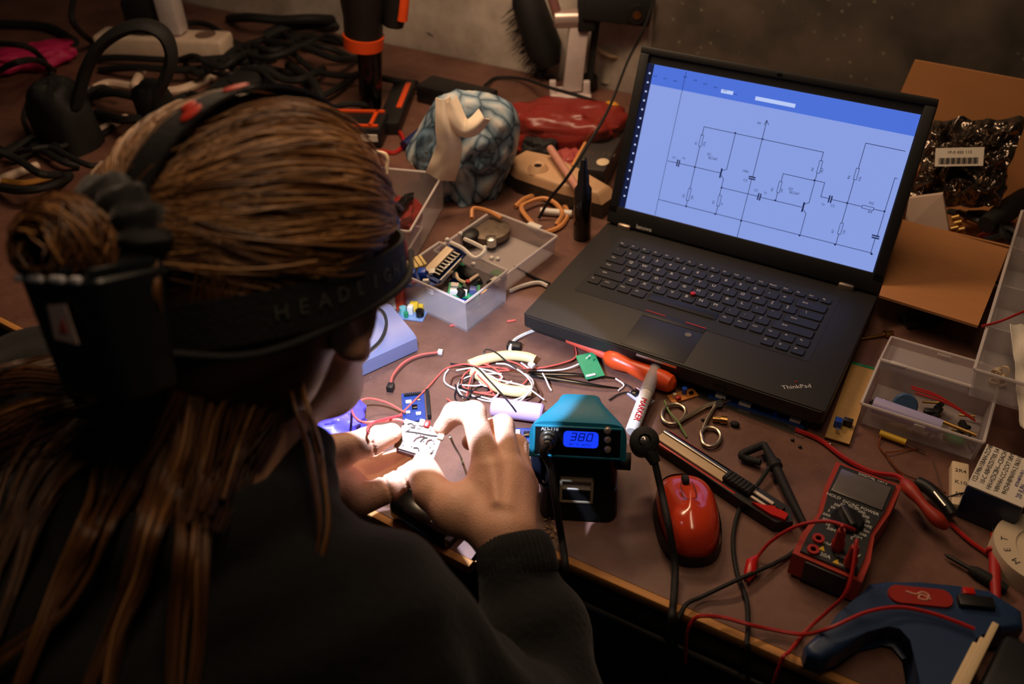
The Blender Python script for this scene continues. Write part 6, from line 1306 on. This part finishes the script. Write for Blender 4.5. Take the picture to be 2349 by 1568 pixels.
for k in range(3200):                        # swept back from the hairline to the knot
    th, tn = clumps[rnd.randrange(90)]; th += rnd.gauss(0, .05)
    zz = .20 * max(0, math.cos(th)) - .02 - .25 * max(0, abs(th) - 1.2)
    s0 = (math.sin(th) * .95, math.cos(th) * .95 + .12, zz + rnd.uniform(-.10, .22)); e0 = (rnd.gauss(-.02, .13) + .25 * math.sin(th), -1.0, .42 + rnd.gauss(0, .10) - .12 * abs(th))
    t0 = rnd.choice((0, 0, 0, .1, .25, .4)); off = .0085 + .0040 * tn + rnd.uniform(0, .003) + (rnd.uniform(.003, .008) if rnd.random() < .012 else 0); bow = rnd.gauss(0, .03)
    P = []
    for i in range(15):
        t = t0 + (1 - t0) * i / 14; d = slerp(s0, e0, t) + Vector((0, 0, -.10 * math.sin(math.pi * t) * abs(math.sin(th)) + bow * math.sin(math.pi * t)))
        P.append(hp(*scalp(d, off + .007 * math.sin(math.pi * min(1, t * 1.25 + .12)) + .012 * max(0, t - .55) * (1.5 if d.x < .25 else .4) + .034 * max(0, min(.6, -.10 - d.x)) * max(0, min(1, (d.z + .3) * 2)) * math.sin(math.pi * t))))
    st_.add(P, rnd.uniform(.0005, .0010), min(1, max(0, .28 + .55 * tn + rnd.gauss(0, .12))))
for k in range(900):                         # hair below the strap running to the nape and down
    s = 1 if rnd.random() < .65 else -1; th = s * rnd.uniform(1.35, 2.7); tn = rnd.random()
    s0 = (math.sin(th), math.cos(th), rnd.uniform(-.15, .15)); e0 = (s * rnd.uniform(.0, .55), -1.0, rnd.uniform(-.75, -.45)); off = .008 + .008 * tn
    P = [hp(*scalp(slerp(s0, e0, i / 9) + Vector((0, 0, -.12 * math.sin(math.pi * i / 9))), off)) for i in range(10)]
    st_.add(P, rnd.uniform(.0007, .0012), .10 + .5 * tn)
st_.part('swept_strands', hair)
from mathutils.bvhtree import BVHTree
nv = len(sw_me.vertices); bv = BVHTree.FromPolygons([v.co[:] for v in sw_me.vertices] + [v.co[:] for v in person.data.vertices], [p.vertices[:] for p in sw_me.polygons] + [[q + nv for q in p.vertices] for p in person.data.polygons])
def onback(x, y, lift, fall=.6):
    d = Vector(ray(x, y)); L_ = d.length; h = bv.ray_cast(Vector(CP), d.normalized())
    if h[0] is None: return Q(x, y, fall)
    dep = h[3] / L_; return Q(x, y, dep) - d.normalized() * lift
st2 = Strands()
def lock(path, n, w0, w1, lift, tone, r=.0008):  # path: (x, y) lying on the back, or (x, y, depth) hanging free
    cl_ = [rnd.gauss(0, .5) for _ in range(max(2, int(n / 14)))]
    for k in range(int(n * .55)):
        u0 = rnd.choice(cl_) + rnd.gauss(0, .07); tn = tone * .9 + rnd.gauss(0, .17); P = []; lf = lift + rnd.uniform(0, .008); ph = rnd.uniform(0, 6.28); m_ = len(path) - 1
        for i, p in enumerate(path):
            w = (w0 + (w1 - w0) * i / m_) * u0 + 5 * math.sin(i * .9 + ph); q = path[min(m_, i + 1)]; b = path[max(0, i - 1)]; dx, dy = q[0] - b[0], q[1] - b[1]; L_ = math.hypot(dx, dy) + 1e-6
            x, y = p[0] - dy / L_ * w, p[1] + dx / L_ * w
            P.append(Q(x, y, p[2] - lf * .6) if len(p) > 2 else onback(x, y, lf))
        st2.add(spline(P, 4), r * rnd.uniform(.7, 1.3), min(1, max(0, tn)))
LK = [
 ([(470, 790), (450, 880), (440, 960), (420, 1050), (385, 1130), (350, 1220), (322, 1326), (268, 1454), (232, 1640)], 110, 70, 20, .012, .46),
 ([(520, 780), (490, 880), (462, 960), (446, 1060), (432, 1140), (424, 1260), (408, 1411), (396, 1640)], 90, 64, 17, .012, .40),
 ([(560, 780), (520, 880), (486, 980), (470, 1100), (462, 1283), (458, 1454), (436, 1640)], 50, 60, 18, .010, .38),
 ([(420, 830), (360, 930), (300, 1000), (258, 1060), (238, 1150), (204, 1220), (149, 1326), (85, 1475), (20, 1640)], 100, 64, 20, .012, .42),
 ([(430, 820), (380, 940), (330, 1040), (290, 1120), (245, 1205), (200, 1310), (120, 1420), (0, 1510), (-60, 1560)], 50, 60, 18, .012, .38),
 ([(480, 830), (430, 960), (370, 1100), (340, 1200), (305, 1305), (272, 1411), (176, 1640)], 50, 56, 20, .010, .40),
 ([(400, 850), (250, 900), (150, 915), (60, 940), (-60, 980)], 130, 90, 120, .010, .40),
 ([(370, 870), (220, 950), (120, 1010), (50, 1104), (18, 1200), (-30, 1320)], 80, 80, 46, .010, .34),
 ([(370, 900), (180, 960), (80, 990), (-40, 1060)], 80, 80, 70, .010, .32),
 ([(400, 860), (300, 980), (180, 1060), (90, 1180), (40, 1330), (-20, 1500)], 60, 100, 34, .010, .30),
 ([(440, 800), (330, 860), (200, 880), (60, 870), (-60, 890)], 60, 60, 60, .014, .30),
 ([(610, 770), (600, 860), (560, 960), (530, 1040), (500, 1140)], 90, 110, 50, .010, .26),
 ([(660, 770), (650, 860), (610, 950), (560, 1030), (510, 1110), (480, 1180)], 90, 90, 50, .008, .24),
 ([(700, 740), (690, 830), (670, 910), (640, 990), (600, 1060)], 60, 60, 40, .006, .22),
 ([(540, 760), (520, 860), (500, 960), (480, 1080), (440, 1200)], 110, 130, 70, .008, .26),
 ([(440, 790), (430, 900), (420, 1000), (380, 1120)], 110, 130, 90, .007, .24),
 ([(705, 740), (690, 850), (700, 930, .590), (722, 1006, .588), (736, 1080, .584), (750, 1190, .576), (740, 1270, .572), (716, 1350, .570)], 18, 26, 7, .003, .40),
 ([(700, 760), (690, 850), (704, 940, .588), (730, 1030, .586), (738, 1100, .582)], 8, 14, 5, .002, .42),
 ([(345, 600, .535), (352, 650, .528), (358, 700, .532), (372, 760, .545)], 30, 30, 24, .002, .62)]
for p in LK: lock(*p)
st2.part('loose_locks', hair)
# the knot at the back of the head and its black band
st3 = Strands(); kc_ = hp(-.010, -.146, .034)
for k in range(260):
    ax = HM @ Vector((rnd.gauss(.1, .25), -1, rnd.gauss(.1, .25))).normalized(); a = ax.orthogonal().normalized(); b = ax.cross(a); R0 = rnd.uniform(.012, .034); tn = rnd.random(); sh = rnd.uniform(-.020, .020); p0 = rnd.uniform(0, 6.28)
    rr_ = math.sqrt(max(0, .030 ** 2 - sh ** 2)) * rnd.uniform(.75, 1.0)
    st3.add([kc_ + ax * (sh + .004 * math.sin(i)) + (a * math.cos(p0 + i * .4) + b * math.sin(p0 + i * .4)) * rr_ for i in range(10)], .0013, .2 + .6 * tn)
st3.part('hair_knot', hair)
g = G(); sc_ = hp(-.004, -.118, .034); ax = (HM @ Vector((.05, -1, .0))).normalized(); a = ax.orthogonal().normalized(); b = ax.cross(a)
g.grid(64, 18, lambda i, j: sc_ + (a * math.cos(2 * math.pi * i) + b * math.sin(2 * math.pi * i)) * (.024 + (.014 + .003 * math.sin(i * 82)) * math.cos(2 * math.pi * j)) + ax * ((.017 + .003 * math.cos(i * 75)) * math.sin(2 * math.pi * j)), wrapx=True)
g.part('hair_band', mat('black velvet', S(10, 10, 12), .8, var=.2, sheen=.3), hair)

# ------------------------------------------------------------------ headlamp worn on the head
hl = thing('headlamp', 'black headlamp strapped round the head with a big battery box at the back', 'headlamp', Hc, rot=HM.to_euler())
strapm = mat('black webbing', S(17, 17, 18), .7, var=.2, scale=300, bump=.4); redpad = mat('red pad', S(200, 52, 34), .5)
def band(i, j):
    a = 2 * math.pi * i; z = -.012 + .010 * math.sin(a); r_ = .0905 + .0016 * math.cos(a * 2); o_ = (.0015 if 0 < j % 1 else 0)
    q = [(-.015, 0), (.015, 0), (.015, .0025), (-.015, .0025), (-.015, 0)][int(round(j * 4))]
    return Vector(((r_ + q[1]) * math.cos(a), -.006 + (.1085 + q[1]) * math.sin(a), z + q[0]))
g = G(); g.grid(96, 5, band, wrapx=True); strap = g.part('head_strap', strapm, hl)
def tband(i, j):
    a = math.radians(-8 + 196 * i); q = [(-.013, 0), (.013, 0), (.013, .0025), (-.013, .0025), (-.013, 0)][int(round(j * 4))]
    sx_ = max(0, math.sin(a)); return Vector((q[0] + .020 * sx_, -.008 + (.113 + q[1]) * -math.cos(a), .018 + (.0995 + q[1]) * math.sin(a)))
g = G(); g.grid(60, 5, tband); g.part('top_strap', strapm, hl)
for t_, x_, l_, w_ in ((78, .003, .011, .006), (62, -.006, .006, .0045), (57, .006, .009, .006)):
    a = math.radians(t_); g = G(); g.ball((x_ + .020 * math.sin(a), -.008 - .1165 * math.cos(a), .018 + .1029 * math.sin(a)), (w_, l_, .0016), rot=rotm(rx=math.pi / 2 - a)); g.part('red_pad', redpad, hl)
for a_ in (52, 75):
    a = math.radians(a_); g = G(); g.ball((.0940 * math.cos(a), -.006 + .1120 * math.sin(a), -.004), (.0035, .0018, .009), rot=rotm(rz=a - math.pi / 2)); g.part('red_pad', redpad, hl)
g = G()
for k, ch in enumerate('HEADLIGHT'):
    a = math.radians(-36 + k * 7.6); nx = Vector((math.cos(a) / .0905, math.sin(a) / .1085, 0)).normalized(); tx = Vector((-nx.y, nx.x, 0)); M4 = Matrix((tx, (0, 0, 1), nx)).transposed().to_4x4(); M4.translation = Vector((.0952 * math.cos(a), -.006 + .1126 * math.sin(a), -.012 + .010 * math.sin(a)))
    g.text(ch, .0135, M4, 0, .0001)
g.part('strap_lettering', mat('grey print', S(78, 78, 74), .6), strap)
bk = mat('battery box plastic', S(20, 27, 30), .36, var=.1); bp_ = G()
bp_.prism(rrect(.070, .050, .008, 4, 0, 0), -.040, .032, top=1.0)
for v_ in bp_.bm.verts:
    if v_.co.z < 0: v_.co.y *= .80; v_.co.x *= .86; v_.co.y += .006
for v_ in bp_.bm.verts: v_.co += Vector((.010, -.148, -.012))
bx_ = bp_.part('battery_box', bk, hl)
bx_.modifiers.new('soft edge', 'BEVEL').width = .002
g = G()
for s in (-1, 0, 1): g.box((.010 + s * .027, -.148, .0225), (.006, .044, .006), bev=.002)
for k, (x, w_) in enumerate(((-.030, .008), (-.016, .014), (.004, .012), (.020, .008))): g.box((.010 + x, -.1725, .0195), (w_, .004, .0045), bev=.0015, mi=1)  # pale bars paint the bright highlights along the top edge of the box
g.part('ribs_and_highlights', [bk, mat('edge highlight white', S(226, 224, 230), .35)], bx_)
g = G(); g.prism([(-.009, -.010), (.011, -.012), (.006, .010), (-.010, .009)], 0, .0008, rot=rotm(rx=math.pi / 2), c=(.012, -.1727, -.004)); g.prism([(-.004, -.006), (.005, -.006), (.001, .003)], 0, .0011, 1, rot=rotm(rx=math.pi / 2), c=(.012, -.1727, -.004)); g.part('warning_sticker', [mat('sticker pale', S(190, 168, 164), .6), mat('sticker red', S(176, 70, 60), .6)], bx_)
g = G(); g.box((.0, -.119, -.012), (.05, .012, .05), bev=.004); g.part('mount_plate', strapm, hl)
g = G(); g.tube(spline([Vector((.030, -.135, -.030)), Vector((.070, -.090, -.040)), Vector((.092, -.02, -.030)), Vector((.088, .04, -.020)), Vector((.05, .10, -.008))]), .0025, 8); g.part('lamp_cable', blackm, hl)
tg = T(1028, 1003); lp = Vector((0, .122, -.004)); ld = (HM.transposed() @ (tg - hp(*lp))).normalized(); LR = ld.to_track_quat('Z', 'Y').to_matrix()
g = G(); g.box((0, .110, .0), (.060, .018, .040), bev=.005); g.part('lamp_bracket', bk, hl)
g = G(); g.lathe([(.010, -.026), (.017, -.022), (.021, -.004), (.022, .006), (.0185, .006), (.0170, .001), (.0005, .001)], lp, LR, n=28); lh = g.part('lamp_head', bk, hl)
g = G(); g.lathe([(.0005, .0012), (.016, .0012), (.016, .0022), (.0005, .0022)], lp, LR, n=24); g.part('lens', mat('lit lens', S(240, 244, 255), .2, var=0, emit=(.85, .9, 1.0, 12)), lh)
sl_ = bpy.data.lights.new('headlamp_beam', 'SPOT'); sl_.energy = 13.5; sl_.color = (.68, .76, 1.0); sl_.spot_size = math.radians(68); sl_.spot_blend = .07; sl_.shadow_soft_size = .005
so = bpy.data.objects.new('headlamp_beam', sl_); COL.objects.link(so); so.parent = hl; so.location = lp + ld * .004; so.rotation_euler = (-ld).to_track_quat('Z', 'Y').to_euler()

# ------------------------------------------------------------------ the held board and its red wires
hb_c = [Q(905, 1025, .866), Q(998, 1051, .862), Q(1019, 990, .876), Q(926, 960, .882)]
hc_ = sum(hb_c, Vector()) / 4; ex = (hb_c[1] - hb_c[0] + hb_c[2] - hb_c[3]).normalized(); ey = (hb_c[3] - hb_c[0] + hb_c[2] - hb_c[1]) ; ey = (ey - ex * ey.dot(ex)).normalized(); HB = Matrix((ex, ey, ex.cross(ey))).transposed()
wl_, hl_ = (hb_c[1] - hb_c[0]).length, (hb_c[3] - hb_c[0]).length
hb = thing('held_board', 'small beige perforated board with fine wiring held between both hands', 'circuit board', hc_, rot=HB.to_euler())
perf = mat('beige perf board', S(104, 76, 46), .5, var=.12, scale=220)
G().box((0, 0, 0), (wl_, hl_, .0016)).part('board', perf, hb)
rnd2 = random.Random(8); tin = mat('dark tinned joints', S(70, 60, 54), .4, .4)
g = G()
for k in range(26):
    x, y = rnd2.uniform(-.42, .42) * wl_, rnd2.uniform(-.42, .40) * hl_; g.ball((x, y, .0010), (.0008, .0008, .0007), n=6, m=4)
g.part('solder_joints', tin, hb)
for k, pts in enumerate((((-.35, .1), (-.1, .16), (.2, .2), (.4, .25)), ((-.1, -.15), (-.05, .0), (.1, .12)), ((.05, -.1), (.1, .05), (.18, .1)), ((.2, -.12), (.22, .02), (.3, .08)), ((-.05, -.35), (.05, -.32), (.1, -.4)), ((.28, -.35), (.36, -.4), (.42, -.3)), ((-.4, .34), (-.3, .4), (-.2, .3), (-.3, .28)))):
    g = G(); g.tube(spline([Vector((x * wl_, y * hl_, .0014)) for x, y in pts]), .0006, 5); g.part('jumper_wire', [tin, wc['b'], tin, wc['b'], tin, tin, tin][k], hb)
g = G(); g.box((-.12 * wl_, -hl_ * .46, -.005), (wl_ * .62, .005, .008)); g.part('pin_socket', mat('dark red socket', S(70, 26, 22), .5), hb)
G().box((.47 * wl_, hl_ * .25, .001), (.006, .006, .004), bev=.001).part('terminal', cream, hb)
for k, x in enumerate((-.18, -.05)): G().box((x * wl_ + .004, hl_ * .52, .001), (.005, .007, .004), bev=.001).part('red_white_plug', [white, redp][k], hb)
wire('pink red wire looping left from the microcontroller board to the held board', [T(930, 946, .006), T(885, 922, .012), T(838, 914, .020), T(808, 938, .028), Q(826, 966, .90), Q(872, 966, .885), Q(908, 962, .876), Q(926, 966, .876)], .0013, wc['r'])
wire('dark red wire crossing the left thumb to the held board', [Q(922, 952, .884), Q(880, 962, .870), Q(852, 972, .852), Q(842, 986, .840), Q(846, 996, .838)], .0013, mat('dark red wire', S(140, 40, 44), .5))
wire('white green wire hanging from the held board to the bench', [Q(1032, 1000, .874), Q(1042, 1022, .90), T(1056, 1046, .012), T(1062, 1062, .002)], .0012, mat('pale green insulation', S(190, 200, 170), .5))
